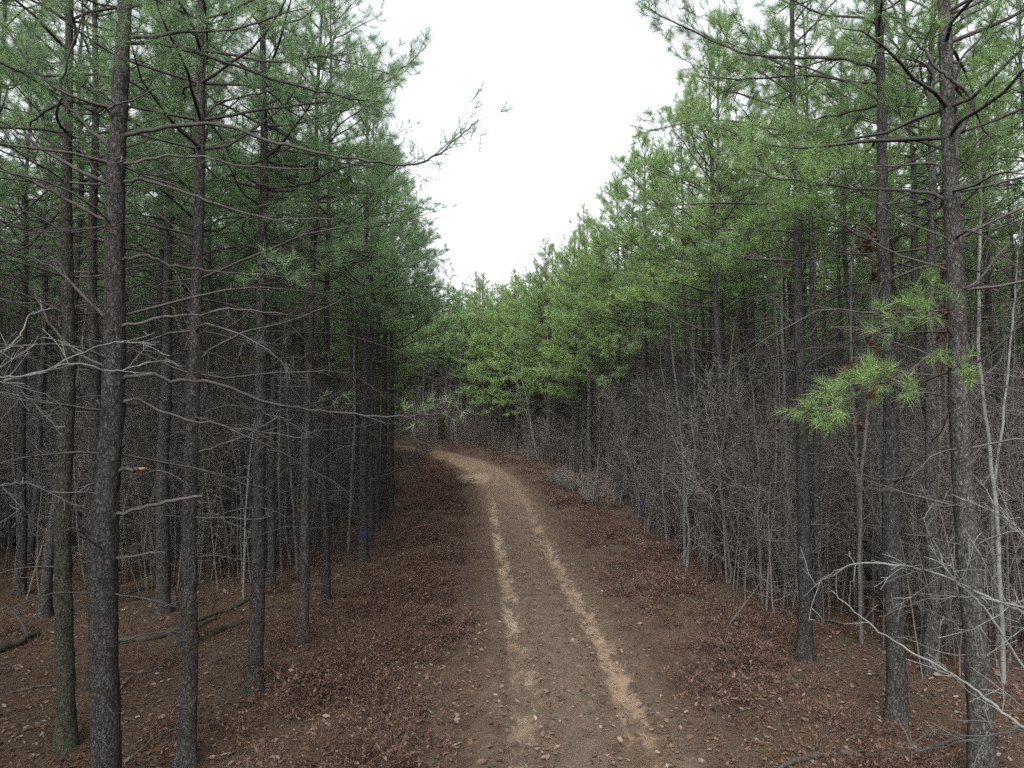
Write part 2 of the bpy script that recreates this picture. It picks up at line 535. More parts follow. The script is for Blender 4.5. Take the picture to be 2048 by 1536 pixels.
sand_or = mix(t, n_fin, (0.125, 0.088, 0.060), (0.235, 0.172, 0.122))
colr = mix(t, math_(t, 'MULTIPLY', LT, 0.88), dirt, mix(t, ramp(t, n_big, [(0.4, (0, 0, 0)), (0.6, (1, 1, 1))]), sand_pale, sand_or))
colr = mix(t, math_(t, 'MULTIPLY', RTk, 0.88), colr, mix(t, ramp(t, n_big, [(0.55, (0, 0, 0)), (0.7, (0.7, 0.7, 0.7))]), sand_or, sand_pale))
wide = ramp(t, math_(t, 'ABSOLUTE', math_(t, 'SUBTRACT', Uw, 0.62)), [(0.25, g(0.75)), (0.55, g(0))])
colr = mix(t, math_(t, 'MULTIPLY', streak, wide), colr, sand_pale)
# cleaner sand in broken patches beside the tracks
pt = noise(t, mapping(t, pos, (0.9, 1.7, 1), (2, 9, 0)), 1.1, 6, 0.7)
colr = mix(t, math_(t, 'MULTIPLY', ramp(t, pt, [(0.60, g(0)), (0.68, g(0.55))]), ramp(t, math_(t, 'ABSOLUTE', U), [(0.3, g(0.4)), (0.8, g(1)), (1.0, g(0))])), colr, sand_pale)
# litter takes over towards the edges, as a ragged line
edge = math_(t, 'ADD', math_(t, 'ABSOLUTE', U), math_(t, 'MULTIPLY_ADD', n_mid, 1.5, -0.75))
edge = math_(t, 'ADD', edge, math_(t, 'MULTIPLY_ADD', n_fin, 0.5, -0.25))
colr = mix(t, ramp(t, math_(t, 'MULTIPLY', edge, 0.4), [(0.34, g(0.0)), (0.60, g(1.0))]), colr, lit)
pl = t.nodes.new('ShaderNodeVectorMath'); pl.operation = 'DISTANCE'; t.links.new(mapping(t, pos, (1, 0.42, 0)), pl.inputs[0]); pl.inputs[1].default_value = (float(PUD[0]), float(PUD[1]) * 0.42, 0.0)
colr = mix(t, ramp(t, math_(t, 'ADD', math_(t, 'MULTIPLY', pl.outputs['Value'], 0.5), math_(t, 'MULTIPLY_ADD', n_mid, 0.6, -0.3)), [(0.36, g(0.4)), (0.60, g(0))]), colr, sand_pale)
hh = math_(t, 'ADD', n_fin, math_(t, 'MULTIPLY', n_mid, 0.5))
hh = math_(t, 'ADD', hh, math_(t, 'MULTIPLY', streak, 0.25))
finish(t, colr, 0.95, bump(t, hh, 0.7, 0.025), 0.12)
M['road'] = m

# ------------------------------------------------------------------ ground and road
def graded(lo, hi, c, fine, grow):
    a = [c]; s = fine
    while a[-1] < hi: a.append(a[-1] + s); s *= grow
    b = [c]; s = fine
    while b[-1] > lo: b.append(b[-1] - s); s *= grow
    return np.array(b[:0:-1] + a)


gx = graded(-450, 450, 0.5, 0.11, 1.022)
gy = np.concatenate([np.linspace(-60, 5, 40)[:-1], graded(5, 620, 5, 0.1, 1.012)])
X, Y = np.meshgrid(gx, gy)
Z = tz(X, Y)
b = MB()
nx, ny = len(gx), len(gy)
ii = (np.arange(ny - 1)[:, None] * nx + np.arange(nx - 1)[None, :]).ravel()
b.add(np.stack([X.ravel(), Y.ravel(), Z.ravel()], 1), np.stack([ii, ii + 1, ii + nx + 1, ii + nx], 1))
tag(b.obj('ground', [M['floor']]), kind='structure')

us = np.linspace(-2.25, 2.25, 61)
keep = np.arange(0, len(RL))
P2 = RL[keep][:, None, :] + RN[keep][:, None, :] * us[None, :, None]
zz = hill(P2[..., 0], P2[..., 1])
lane = np.broadcast_to(us, zz.shape)
wobu = 0.05 * wob(P2[..., 0], P2[..., 1], 1.1, 0.5)
rut = -0.085 * np.exp(-((np.abs(lane + wobu) - 0.77) / 0.2) ** 2) + 0.03 * np.exp(-(lane / 0.35) ** 2) + 0.02 * np.exp(-((np.abs(lane) - 1.25) / 0.2) ** 2)
zz = zz + rut + 0.012 * wob(P2[..., 0], P2[..., 1], 3.3, 1.2) + 0.014 * wob(P2[..., 0], P2[..., 1], 9, 2.2) + 0.008 * RNG.normal(size=zz.shape)
pd = ((P2[..., 0] - PUD[0]) / 1.0) ** 2 + ((P2[..., 1] - PUD[1]) / 1.5) ** 2
level = float(hill(PUD[0], PUD[1] - 0.8)) - 0.01
wp = 1 - sstep(0.45, 1.25, np.sqrt(pd))
zz = zz * (1 - wp) + (level - 0.03) * wp
fade = sstep(1.7, 2.25, np.abs(lane))
zz = zz * (1 - fade) + (tz(P2[..., 0], P2[..., 1]) - 0.05 * sstep(1.95, 2.25, np.abs(lane)) + 0.008) * fade
b = MB()
nr, nc = zz.shape
ii = (np.arange(nr - 1)[:, None] * nc + np.arange(nc - 1)[None, :]).ravel()
b.add(np.concatenate([P2, zz[..., None]], -1).reshape(-1, 3), np.stack([ii, ii + 1, ii + nc + 1, ii + nc], 1))
ro = b.obj('dirt_road', [M['road']])
uv = ro.data.uv_layers.new(name='UVMap')
li = np.empty(len(ro.data.loops), np.int32); ro.data.loops.foreach_get('vertex_index', li)
s0 = RS[np.argmin(np.abs(RL[:, 1]))]
uvv = np.stack([np.tile(us, nr), np.repeat(RS - s0, nc)], 1)[li]
uv.data.foreach_set('uv', uvv.astype(np.float32).ravel())
tag(ro, kind='structure')
# puddle: a level sheet of muddy water lying in the dip
b = MB()
k = 40
th = np.arange(k) * 2 * PI / k
rad = 1 + 0.22 * np.sin(th * 2 + 0.6) + 0.12 * np.sin(th * 5 + 1.0)
zr = level - 0.012
ring = np.stack([PUD[0] + 0.36 * rad * np.cos(th), PUD[1] + 0.55 * rad * np.sin(th), np.full(k, zr)], 1)
b.add(np.vstack([ring, [[PUD[0], PUD[1], zr]]]), None, [(i, (i + 1) % k, k) for i in range(k)])
tag(b.obj('puddle', [M['water']]), kind='structure')


# ------------------------------------------------------------------ plants: growing wood and needles
def unit(v):
    return v / (np.linalg.norm(v, axis=-1, keepdims=True) + 1e-9)


def rot_about(v, axis, a):
    axis = unit(axis)
    return v * math.cos(a) + np.cross(axis, v) * math.sin(a) + axis * np.dot(axis, v) * (1 - math.cos(a))


class Tufts:
    def __init__(s): s.P = []; s.D = []

    def put(s, p, d): s.P.append(p); s.D.append(d)

    def grow(s, B, rng, n=34, length=(0.12, 0.21), width=0.006, m=1, back=0.16, spread=0.85):
        if not s.P: return
        P = np.repeat(np.array(s.P), n, axis=0); D = unit(np.repeat(np.array(s.D), n, axis=0))
        K = len(P)
        R = unit(rng.normal(size=(K, 3)))
        R = unit(R - D * (R * D).sum(1, keepdims=True) * 0.8)
        f = rng.uniform(0.15, 1.1, (K, 1))
        d = unit(D * f + R * spread * rng.uniform(0.5, 1.1, (K, 1)) + np.array([0, 0, 0.08]))
        base = P - D * rng.uniform(0, back, (K, 1))
        L = rng.uniform(*length, (K, 1))
        side = unit(np.cross(d, rng.normal(size=(K, 3)))) * width * 0.5
        V = np.empty((K, 3, 3), np.float32)
        V[:, 0] = base - side; V[:, 1] = base + side
        V[:, 2] = base + d * L - np.array([0, 0, 1.0]) * (L ** 2) * 0.6
        B.add(V.reshape(-1, 3), None, np.arange(K * 3).reshape(-1, 3), m)


def curve(rng, p0, d0, L, n, bend, wobble=0.12):
    """points from p0 along d0, each step turned a little by BEND (a vector) and at random"""
    P = [np.array(p0, float)]; d = unit(np.array(d0, float)); st = L / (n - 1)
    for i in range(n - 1):
        P.append(P[-1] + d * st)
        d = unit(d + np.asarray(bend) / (n - 1) + rng.normal(size=3) * wobble)
    return np.array(P)


def clothe(B, tufts, rng, P, r0, live, dens=1.0, start=0.3, m=0, sub_k=3, cones=False):
    """side twigs along a limb's polyline P; with needles where it is alive"""
    seg = np.r_[0, np.cumsum(np.linalg.norm(np.diff(P, axis=0), axis=1))]
    L = seg[-1]
    nsub = max(2, int(L * (5.2 if live else 4.2) * dens))
    sgn = 1
    for tt in np.sort(rng.uniform(start, 0.98, nsub)):
        i = min(int(np.searchsorted(seg, tt * L)), len(P) - 1); i = max(i, 1)
        f = (tt * L - seg[i - 1]) / (seg[i] - seg[i - 1] + 1e-9)
        p = P[i - 1] + (P[i] - P[i - 1]) * f
        d = unit(P[i] - P[i - 1])
        sgn = -sgn
        ax = np.array([0, 0, 1.0]) if abs(d[2]) < 0.8 else np.array([1.0, 0, 0])
        sd_ = rot_about(d, ax, sgn * rng.uniform(0.5, 1.1))
        sd_ = unit(sd_ + np.array([0, 0, rng.uniform(-0.25, 0.45)]))
        l = (0.20 + 0.42 * (1 - tt)) * min(L, 2.6) * rng.uniform(0.45, 1.1)
        l = max(l, 0.15)
        Q = curve(rng, p, sd_, l, 4, np.array([0, 0, 0.35 if live else rng.uniform(-0.5, 0.5)]), 0.13)
        rr = max(0.0035, r0 * 0.30 * (1 - 0.5 * tt))
        B.tube(Q, np.linspace(rr, 0.0022, 4), sub_k, m, cap=False)
        if live:
            de = unit(Q[-1] - Q[-2])
            tufts.put(Q[-1], de)
            if l > 0.3:
                for q in range(int(l / 0.24)):
                    w = rng.uniform(0.35, 0.9)
                    j = min(int(w * 3), 2)
                    pp = Q[j] + (Q[j + 1] - Q[j]) * (w * 3 - j)
                    dd = unit(Q[j + 1] - Q[j] + rng.normal(size=3) * 0.55 + np.array([0, 0, 0.25]))
                    e = pp + dd * rng.uniform(0.08, 0.22)
                    B.tube(np.array([pp, e]), [0.004, 0.0025], 3, m, cap=False)
                    tufts.put(e, dd)
        elif l > 0.25:
            for q in range(rng.integers(1, 4)):
                w = rng.uniform(0.3, 0.95); j = min(int(w * 3), 2)
                pp = Q[j] + (Q[j + 1] - Q[j]) * (w * 3 - j)
                dd = unit(Q[j + 1] - Q[j] + rng.normal(size=3) * 0.6)
                B.tube(curve(rng, pp, dd, l * rng.uniform(0.25, 0.6), 3, np.zeros(3), 0.15), [0.0035, 0.003, 0.002], 3, m, cap=False)
    if live:
        tufts.put(P[-1], unit(P[-1] - P[-2]))


def limb(B, tufts, rng, p0, d0, L, r0, live, n=7, dens=1.0, bend=None, k=5, m=0, wobble=0.1, start=0.3):
    if bend is None:
        bend = np.array([0, 0, rng.uniform(0.1, 0.6) if live else rng.uniform(-0.7, 0.4)])
    P = curve(rng, p0, d0, L, n, bend, wobble)
    B.tube(P, r0 * (np.linspace(1, 0.0, n) ** 0.8) + (0.004 if live else 0.0025), k, m, cap=False)
    clothe(B, tufts, rng, P, r0, live, dens, start, m)
    return P


def trunk_line(rng, H, sway=0.10, n=26):
    z = np.linspace(-0.15, H, n)
    ph = rng.uniform(0, 6.28, 4)
    x = sway * (np.sin(z * 0.45 + ph[0]) - np.sin(ph[0])) + 0.03 * np.sin(z * 1.3 + ph[1])
    y = sway * (np.sin(z * 0.4 + ph[2]) - np.sin(ph[2])) + 0.03 * np.sin(z * 1.2 + ph[3])
    return np.stack([x, y, z], 1)


def trunk_radius(z, H, r0):
    zc = np.clip(z, 0, H)
    return r0 * np.clip(1 - zc / (H + 0.4), 0.03, 1) ** 0.82 * (1 + 0.38 * np.exp(-np.clip(z, -0.2, 9) / 0.22))


def add_trunk(B, rng, T, R, k=12, m=0, knots=None, roughness=0.05):
    # resample finely and roughen so the silhouette is not a clean tube
    n = len(T) * 3
    q = np.linspace(0, len(T) - 1, n)
    TT = np.stack([np.interp(q, np.arange(len(T)), T[:, i]) for i in range(3)], 1)
    RR = np.interp(q, np.arange(len(T)), R)
    rough = 1 + roughness * rng.normal(size=(n, k))
    if knots is not None:
        for zk in knots:
            rough *= 1 + 0.10 * np.exp(-((TT[:, 2:3] - zk) / 0.05) ** 2)
    B.tube(TT, RR, k, m, True, rough)


def crown_shape(f):
    """branch length as a share of the longest, f = 0 at the crown's foot, 1 at the leader"""
    return np.interp(f, [0, 0.12, 0.35, 0.7, 0.92, 1.0], [0.75, 1.0, 0.95, 0.62, 0.26, 0.08])


def grow_pine(rng, H, r0, cb, Lmax, side=None, dens=1.0, nn=34, nw=0.006, dead=True, dead_lo=1.2, T=None, dead_list=None, trunk_k=12, side_low=2.0, live_skip=None, tdens=1.0):
    """returns builders for trunk (with its dead limbs unless DEAD_LIST collects them) and crown.
    side: azimuth towards which the crown hangs lower and reaches farther"""
    tb, cb_, tufts = MB(), MB(), Tufts()
    if T is None:
        T = trunk_line(rng, H)
    R = trunk_radius(T[:, 2], H, r0)
    whorls = []
    z = dead_lo + rng.uniform(0, 0.6)
    while z < H - 0.25:
        whorls.append(z); z += rng.uniform(0.38, 0.66) * (0.8 if z > cb else 1.0)
    add_trunk(tb, rng, T, R, trunk_k, 0, whorls)
    for z in whorls:
        px = np.interp(z, T[:, 2], T[:, 0]); py = np.interp(z, T[:, 2], T[:, 1])
        p = np.array([px, py, z])
        rt = float(np.interp(z, T[:, 2], R))
        n = rng.integers(3, 6) if z > cb else rng.integers(2, 5)
        a0 = rng.uniform(0, 6.28)
        for j in range(n):
            az = a0 + j * 6.283 / n + rng.normal() * 0.25
            toward = 0.0 if side is None else max(0.0, math.cos(az - side))
            base = cb - side_low * toward
            f = (z - base) / (H - base)
            out = np.array([math.cos(az), math.sin(az), 0])
            if z >= base:
                if live_skip is not None and live_skip(az, z): continue
                L = Lmax * float(crown_shape(f)) * rng.uniform(0.7, 1.15) * (1 + 0.3 * toward * (1 - f))
                el = np.interp(f, [0, 0.3, 0.7, 1], [0.05, 0.30, 0.70, 1.2]) + rng.normal() * 0.12
                d = out * math.cos(el) + np.array([0, 0, math.sin(el)])
                limb(cb_, tufts, rng, p + out * rt * 0.5, d, max(L, 0.3), max(0.007, min(0.0115 * L ** 0.8, rt * 0.36)), True, dens=dens, k=5, wobble=0.17, n=8)
            elif dead:
                f2 = z / base
                if rng.uniform() > 0.35 + 0.6 * f2: continue
                L = (0.35 + 2.1 * f2 ** 1.3) * rng.uniform(0.35, 1.3)
                el = rng.uniform(-0.25, 0.5)
                d = out * math.cos(el) + np.array([0, 0, math.sin(el)])
                dst = tb if dead_list is None else MB()
                limb(dst, None, rng, p + out * rt * 0.6, d, L, max(0.005, min(0.0095 * L ** 0.6, rt * 0.3)), False, n=7, k=4, dens=1.15,
                     m=1 if dead_list is None else 0, wobble=0.16)
                if dead_list is not None: dead_list.append(dst)
    # leader
    tufts.put(T[-1], np.array([0, 0, 1.0]))
    for q in range(4):
        tufts.put(T[-1] - np.array([0, 0, 0.12 * q]), unit(np.array([rng.normal(), rng.normal(), 1.2])))
    tufts.grow(cb_, rng, nn, width=nw)
    return tb, cb_


# ------------------------------------------------------------------ pines one can tell apart
HERO = {}
def hero(key, pts, r0, H, cb, side, label, d=None, needle=None, name='pine_tree', bark='bark', Lmax=2.2, nn=52, nw=0.0036, seed=None, paint=None, dens=1.0, side_low=2.0, skip=None, dead_lo=1.0):
    rng = np.random.default_rng(seed if seed is not None else abs(hash(key)) % 1000 if False else sum(map(ord, key)) * 13)
    if d is None:
        g0 = ground_at(*pts[0]); d = g0[1]
    pw = np.array([at(px, py, d) for px, py in pts])
    o = np.array([pw[0][0], d, gz(pw[0][0], d)])
    root = empty(name, o)
    zz_ = np.r_[o[2], pw[1:, 2]] - o[2]; xx_ = pw[:, 0] - o[0]
    T = trunk_line(rng, H, 0.03, 34)
    top = (xx_[-1] - xx_[-2]) / max(zz_[-1] - zz_[-2], 0.5)
    T[:, 0] = np.interp(T[:, 2], zz_, xx_) + np.where(T[:, 2] > zz_[-1], (T[:, 2] - zz_[-1]) * top, 0) + 0.012 * np.sin(T[:, 2] * 1.7)
    T[:, 1] -= np.interp(0, T[:, 2], T[:, 1])
    dl = []
    tb, cr = grow_pine(rng, H, r0, cb, Lmax, side, dens, nn, nw, True, dead_lo, T, dl, 18, side_low, skip)
    tb.obj('trunk', [M[bark]], root)
    for x in dl:
        x.obj('branch', [M['dead']], root)
    needle = needle or ('needle_blue' if key[0] == 'L' else 'needle_yellow' if key in ('R7', 'R9', 'R10', 'R5') else 'needle')
    cr.obj('crown', [M['limb'], M[needle]], root)
    tag(root, label, 'tree')
    HERO[key] = dict(needle=needle, root=root, o=o, d=d, T=T, r0=r0, H=H, rng=rng)
    if paint:
        pm = MB()
        zc = at(pts[0][0], paint, d)[2] - o[2]
        n = 9; zs = zc + np.linspace(-0.16, 0.16, n)
        P = np.stack([np.interp(zs, T[:, 2], T[:, 0]), np.interp(zs, T[:, 2], T[:, 1]), zs], 1)
        k = 22
        rr = trunk_radius(zs, H, r0) * 1.0
        B_ = MB(); B_.tube(P, rr, k, 0, False, np.full((n, k), 1.05) + 0.02 * rng.normal(size=(n, k)))
        V = np.vstack(B_.V); ang = np.tile(np.arange(k), n); row = np.repeat(np.arange(n), k)
        jag = 0.05 * np.sin(ang * 1.9) + 0.04 * rng.normal(size=len(V))
        V[:, 2] += np.where((row == 0) | (row == n - 1), jag, 0)
        B_.V = [V]
        B_.obj('paint_mark', [M['blue']], root)
    return root


E, Wd = 0.0, PI           # road is to the east of the stand on the left, to the west of the one on the right
def sparse(p, seed):
    r = np.random.default_rng(seed)
    return lambda az, z: r.uniform() < p


hero('L1', [(212, 1611), (215, 1400), (220, 1000), (228, 768), (235, 500), (243, 300), (250, 0)], 0.142, 14.5, 7.4, E,
     'thickest pine trunk left of the road, many long bare limbs, a broken orange stub', d=7.6, Lmax=2.3, side_low=0.9, skip=sparse(0.85, 51))
hero('L2', [(130, 1500), (130, 1000), (134, 500), (140, 100)], 0.105, 14, 7.6, None, 'pine with green mossy bark at its foot, left of the thickest pine', bark='bark_moss', Lmax=1.9, skip=sparse(0.28, 52))
hero('L3', [(372, 1534), (378, 1000), (385, 750), (395, 400), (402, 0)], 0.098, 14.5, 7.2, E, 'straight grey pine just right of the thickest pine, its base at the lower edge', Lmax=2.0, side_low=1.0, skip=sparse(0.28, 53))
hero('L4', [(508, 1388), (517, 1000), (521, 600), (524, 200)], 0.112, 14.5, 7.0, E, 'pale-barked pine with flared foot among orange leaves, on the left verge', Lmax=2.1, side_low=1.2, skip=sparse(0.28, 54))
hero('L5', [(605, 1285), (611, 1000), (620, 700), (632, 300)], 0.092, 14.5, 7.2, E, 'brownish slim pine leaning slightly toward the road, beside the pale-barked verge pine', Lmax=2.0, side_low=1.4)
hero('L6', [(652, 1212), (652, 900), (655, 500), (660, 200)], 0.092, 14.7, 7.2, E, 'slim straight pine between the brownish leaning pine and the left blue-marked pine', Lmax=1.9, side_low=1.0)
hero('L7', [(725, 1120), (727, 900), (730, 600), (736, 200)], 0.145, 15.0, 7.6, E, 'pine with a blue paint band on its trunk, left of the road', Lmax=2.3, side_low=1.2, paint=1067)
hero('L8', [(739, 1096), (741, 900), (744, 600)], 0.11, 15, 7.6, E, 'slim pine close behind the left blue-marked pine, half hidden by it', Lmax=2.2, side_low=1.2)
hero('L9', [(753, 1060), (754, 900), (757, 600)], 0.115, 15, 7.4, E, 'third pine of the tight roadside row beginning at the left blue-marked pine', Lmax=2.3, side_low=1.3)
hero('L10', [(767, 1040), (768, 900), (771, 650)], 0.13, 15, 7.4, E, 'fourth pine of the tight roadside row beginning at the left blue-marked pine', Lmax=2.4, side_low=1.3)
hero('L11', [(781, 1022), (782, 900), (784, 650)], 0.13, 15, 7.2, E, 'last pine at the far end of the tight left roadside row', Lmax=2.5, side_low=1.6)
hero('L12', [(325, 1225), (328, 900), (336, 600), (345, 300)], 0.145, 14.5, 7.6, None, 'dark pine standing just behind the mossy fallen logs', Lmax=2.0)
hero('L13', [(192, 1380), (193, 1000), (191, 600), (192, 0)], 0.105, 14, 7.4, None, 'dark pine half hidden behind the thickest pine, on its left edge', Lmax=1.9)
hero('L14', [(40, 1190), (45, 900), (52, 500)], 0.11, 14, 7.6, None, 'dark leaning pine nearest the left picture edge, beyond the mossy-footed pine', Lmax=1.9)
hero('L15', [(541, 1178), (545, 900), (549, 500)], 0.10, 14.5, 7.6, None, 'dark pine showing close behind the pale-barked verge pine', Lmax=1.9)
hero('R1', [(1610, 1322), (1607, 1000), (1598, 600), (1588, 200), (1582, 0)], 0.122, 15, 7.4, Wd, 'pine with flared foot alone on leaf litter, first right of the road', Lmax=2.3, side_low=1.2, skip=sparse(0.28, 51))
hero('R2', [(1795, 1445), (1787, 1000), (1774, 500), (1757, 0)], 0.125, 14.5, 7.2, Wd, 'pine between the crooked-limbed pine and the flared-foot pine right of the road', Lmax=2.2, side_low=0.7, skip=sparse(0.58, 52))
hero('R3', [(1963, 1573), (1950, 1300), (1935, 1050), (1915, 800), (1902, 500), (1893, 300), (1885, 0)], 0.128, 14.5, 7.2, Wd,
     'nearest right-hand pine, a crooked dark forked limb high up and one green bough', d=8.0, Lmax=2.2, side_low=0.9, skip=sparse(0.62, 53))
hero('R4', [(1440, 1135), (1436, 900), (1428, 500)], 0.15, 15, 7.6, Wd, 'stout dark pine behind grey twigs, right of the right blue-marked pine', Lmax=2.4, side_low=1.2)
hero('R5', [(1286, 1048), (1287, 850), (1289, 500)], 0.145, 15.2, 7.6, Wd, 'pine with a blue paint band, right of the road behind grey twigs', Lmax=2.6, side_low=1.6, paint=1000)
hero('R6', [(1862, 1345), (1860, 1000), (1862, 500), (1866, 200)], 0.115, 14.5, 7.4, None, 'pine in the gap between the two nearest right-hand pines, a step behind them', Lmax=2.0)
hero('R7', [(1180, 976), (1178, 800), (1174, 650)], 0.13, 15, 7.4, Wd, 'dark pine at the right verge, its base behind the grey bush', Lmax=2.6, side_low=2.0)
hero('R8', [(1640, 1246), (1634, 900), (1622, 500)], 0.085, 14, 7.8, None, 'thin dark pine just behind the flared-foot pine right of the road', Lmax=1.8)
hero('R9', [(1238, 1002), (1238, 850), (1237, 700)], 0.135, 15, 7.4, Wd, 'dark pine immediately left of the right blue-marked pine', Lmax=2.6, side_low=1.8)
hero('R10', [(1099, 934), (1098, 800), (1095, 650)], 0.13, 15, 7.0, Wd, 'far slim pine at the outside of the bend, beside the white birch-like sapling', Lmax=2.7, side_low=2.6)
hero('R11', [(1372, 1075), (1370, 850), (1366, 500)], 0.12, 15, 7.6, Wd, 'dark pine between the right blue-marked pine and the stout dark pine', Lmax=2.4, side_low=1.2)


# limbs that the photograph shows one by one: each is a branch of its tree, its needles a sub-part
def shown_limb(key, pts, r0, live=0.0, dd=0.0, dens=1.0, nn=34, nw=0.0045, r1=0.005, ln=(0.13, 0.22), needle=None, name='branch', start=0.25, split=False, twigs=True):
    h = HERO[key]; rng = h['rng']; o = h['o']
    # root of the limb sits on the trunk's axis
    n = len(pts)
    dds = np.linspace(0, dd, n) if np.ndim(dd) == 0 else np.asarray(dd)
    P = np.array([at(px, py, h['d'] + q) for (px, py), q in zip(pts, dds)]) - o
    ax = np.array([np.interp(P[0][2], h['T'][:, 2], h['T'][:, 0]), np.interp(P[0][2], h['T'][:, 2], h['T'][:, 1]), P[0][2]])
    P[:, 1] += ax[1]
    P = np.vstack([ax * 0.6 + P[0] * 0.4, P])
    P = smooth_line(P, 4)
    P[1:-1] += rng.normal(size=(len(P) - 2, 3)) * 0.010
    r0 = r0 * 0.85
    q = np.linspace(0, 1, len(P))
    B = MB(); tf = Tufts()
    B.tube(P, r0 * (1 - q) ** 0.75 + r1 * q, 8, 0, True, 1 + 0.10 * rng.normal(size=(len(P), 8)))
    if twigs:
        clothe(B, tf, rng, P, r0 * 0.6, False, dens, start)
    NBD = MB()
    if live > 0:
        tf2 = Tufts()
        clothe(NBD, tf2, rng, P, r0 * 0.6, True, dens * 1.4, live)
        tf2.grow(NBD, rng, nn + 12, ln, nw)
    ob = B.obj(name, [M['limb'] if live > 0 else M['dead']], h['root'])
    if live > 0:
        NBD.obj('needles', [M['limb'], M[needle or h['needle']]], ob)
    if split:
        E_ = MB(); d = unit(P[-1] - P[-2])
        E_.tube(np.array([P[-1] - d * 0.02, P[-1] + d * 0.03, P[-1] + d * 0.08]), [r0 * 0.62, r0 * 0.6, r0 * 0.2], 7)
        E_.obj('broken_end', [M['split']], ob)
    return ob


# thickest pine on the left
shown_limb('L1', [(258, 275), (330, 263), (400, 252), (470, 260), (540, 285), (620, 307), (700, 322), (780, 334), (830, 334), (880, 312), (930, 268), (958, 244)], 0.029, 0.72, 0.5, 0.42, nn=6, ln=(0.08, 0.15))
shown_limb('L1', [(262, 92), (330, 92), (390, 108), (450, 127), (540, 158), (620, 182), (700, 200), (760, 205)], 0.030, 0.6, 0.9, 0.7, nn=16, ln=(0.10, 0.18))
shown_limb('L1', [(262, 332), (340, 320), (410, 318), (480, 335), (560, 342), (640, 340)], 0.02, 0, 0.6)
shown_limb('L1', [(250, 372), (290, 362), (350, 380), (420, 405), (500, 432), (580, 443), (690, 440)], 0.022, 0, 0.4, 0.9)
shown_limb('L1', [(240, 318), (190, 265), (150, 222), (130, 186), (136, 150), (155, 100), (170, 45), (176, -10)], 0.024, 0, -0.3, 0.5)
shown_limb('L1', [(228, 372), (160, 342), (90, 300), (30, 258), (-20, 225)], 0.028, 0, -0.2, 0.8)
shown_limb('L1', [(222, 445), (130, 396), (50, 356), (-10, 330)], 0.026, 0, -0.4, 0.8)
shown_limb('L1', [(240, 272), (226, 235), (232, 216), (270, 208), (320, 182)], 0.018, 0, -0.35, 0.5)
shown_limb('L1', [(258, 520), (300, 515), (345, 530), (400, 541), (470, 547), (540, 553), (610, 560)], 0.024, 0.4, 0.6, 0.6, nn=14, ln=(0.10, 0.17))
shown_limb('L1', [(256, 652), (330, 635), (400, 629), (480, 620), (580, 632)], 0.022, 0, 0.5)
shown_limb('L1', [(228, 655), (180, 600), (120, 545), (60, 514)], 0.024, 0, -0.2)
shown_limb('L1', [(252, 757), (300, 749), (360, 762), (430, 766), (500, 790), (560, 811), (640, 822), (730, 830), (820, 832), (910, 826)], 0.028, 0.45, 0.9, 0.42, nn=4, ln=(0.09, 0.15), nw=0.0038)
shown_limb('L1', [(246, 806), (280, 800), (330, 826), (400, 842), (500, 861), (620, 876)], 0.022, 0, 0.4)
shown_limb('L1', [(252, 1025), (300, 1012), (350, 1001), (411, 991)], 0.022, 0, 0.1, r1=0.014, twigs=False)
shown_limb('L1', [(246, 941), (266, 939), (284, 937)], 0.026, 0, -0.15, r1=0.018, split=True, twigs=False)
shown_limb('L1', [(230, 852), (215, 830), (198, 800)], 0.018, 0, -0.2, r1=0.01, twigs=False)
shown_limb('L1', [(252, 1113), (295, 1105), (338, 1104)], 0.015, 0, 0.1, r1=0.01, twigs=False)
shown_limb('L1', [(226, 735), (170, 715), (110, 660), (80, 600), (70, 560)], 0.02, 0, 0.3)
# other left pines
shown_limb('L3', [(398, 515), (370, 470), (300, 415), (270, 350)], 0.02, 0, 0.3)
shown_limb('L3', [(400, 240), (430, 210), (500, 185), (560, 176)], 0.024, 0.4, 0.3)
shown_limb('L3', [(390, 722), (430, 690), (500, 660), (580, 640), (680, 600)], 0.02, 0, 0.5)
shown_limb('L3', [(385, 910), (440, 890), (500, 868), (560, 830)], 0.017, 0, 0.3)
shown_limb('L4', [(526, 480), (580, 490), (650, 500), (720, 498), (790, 520)], 0.026, 0.25, 0.4)
shown_limb('L4', [(524, 1000), (536, 975), (565, 945), (600, 915)], 0.014, 0, -0.2, r1=0.006)
shown_limb('L4', [(526, 300), (590, 300), (680, 320), (760, 330)], 0.026, 0.25, 0.5)
shown_limb('L6', [(662, 250), (700, 200), (760, 170), (800, 140), (852, 92)], 0.026, 0.3, 0.3)
shown_limb('L7', [(736, 640), (780, 590), (830, 575), (880, 575)], 0.028, 0.3, 0.4)
shown_limb('L11', [(784, 728), (830, 725), (880, 735), (930, 752), (960, 752)], 0.035, 0.35, 0.5)
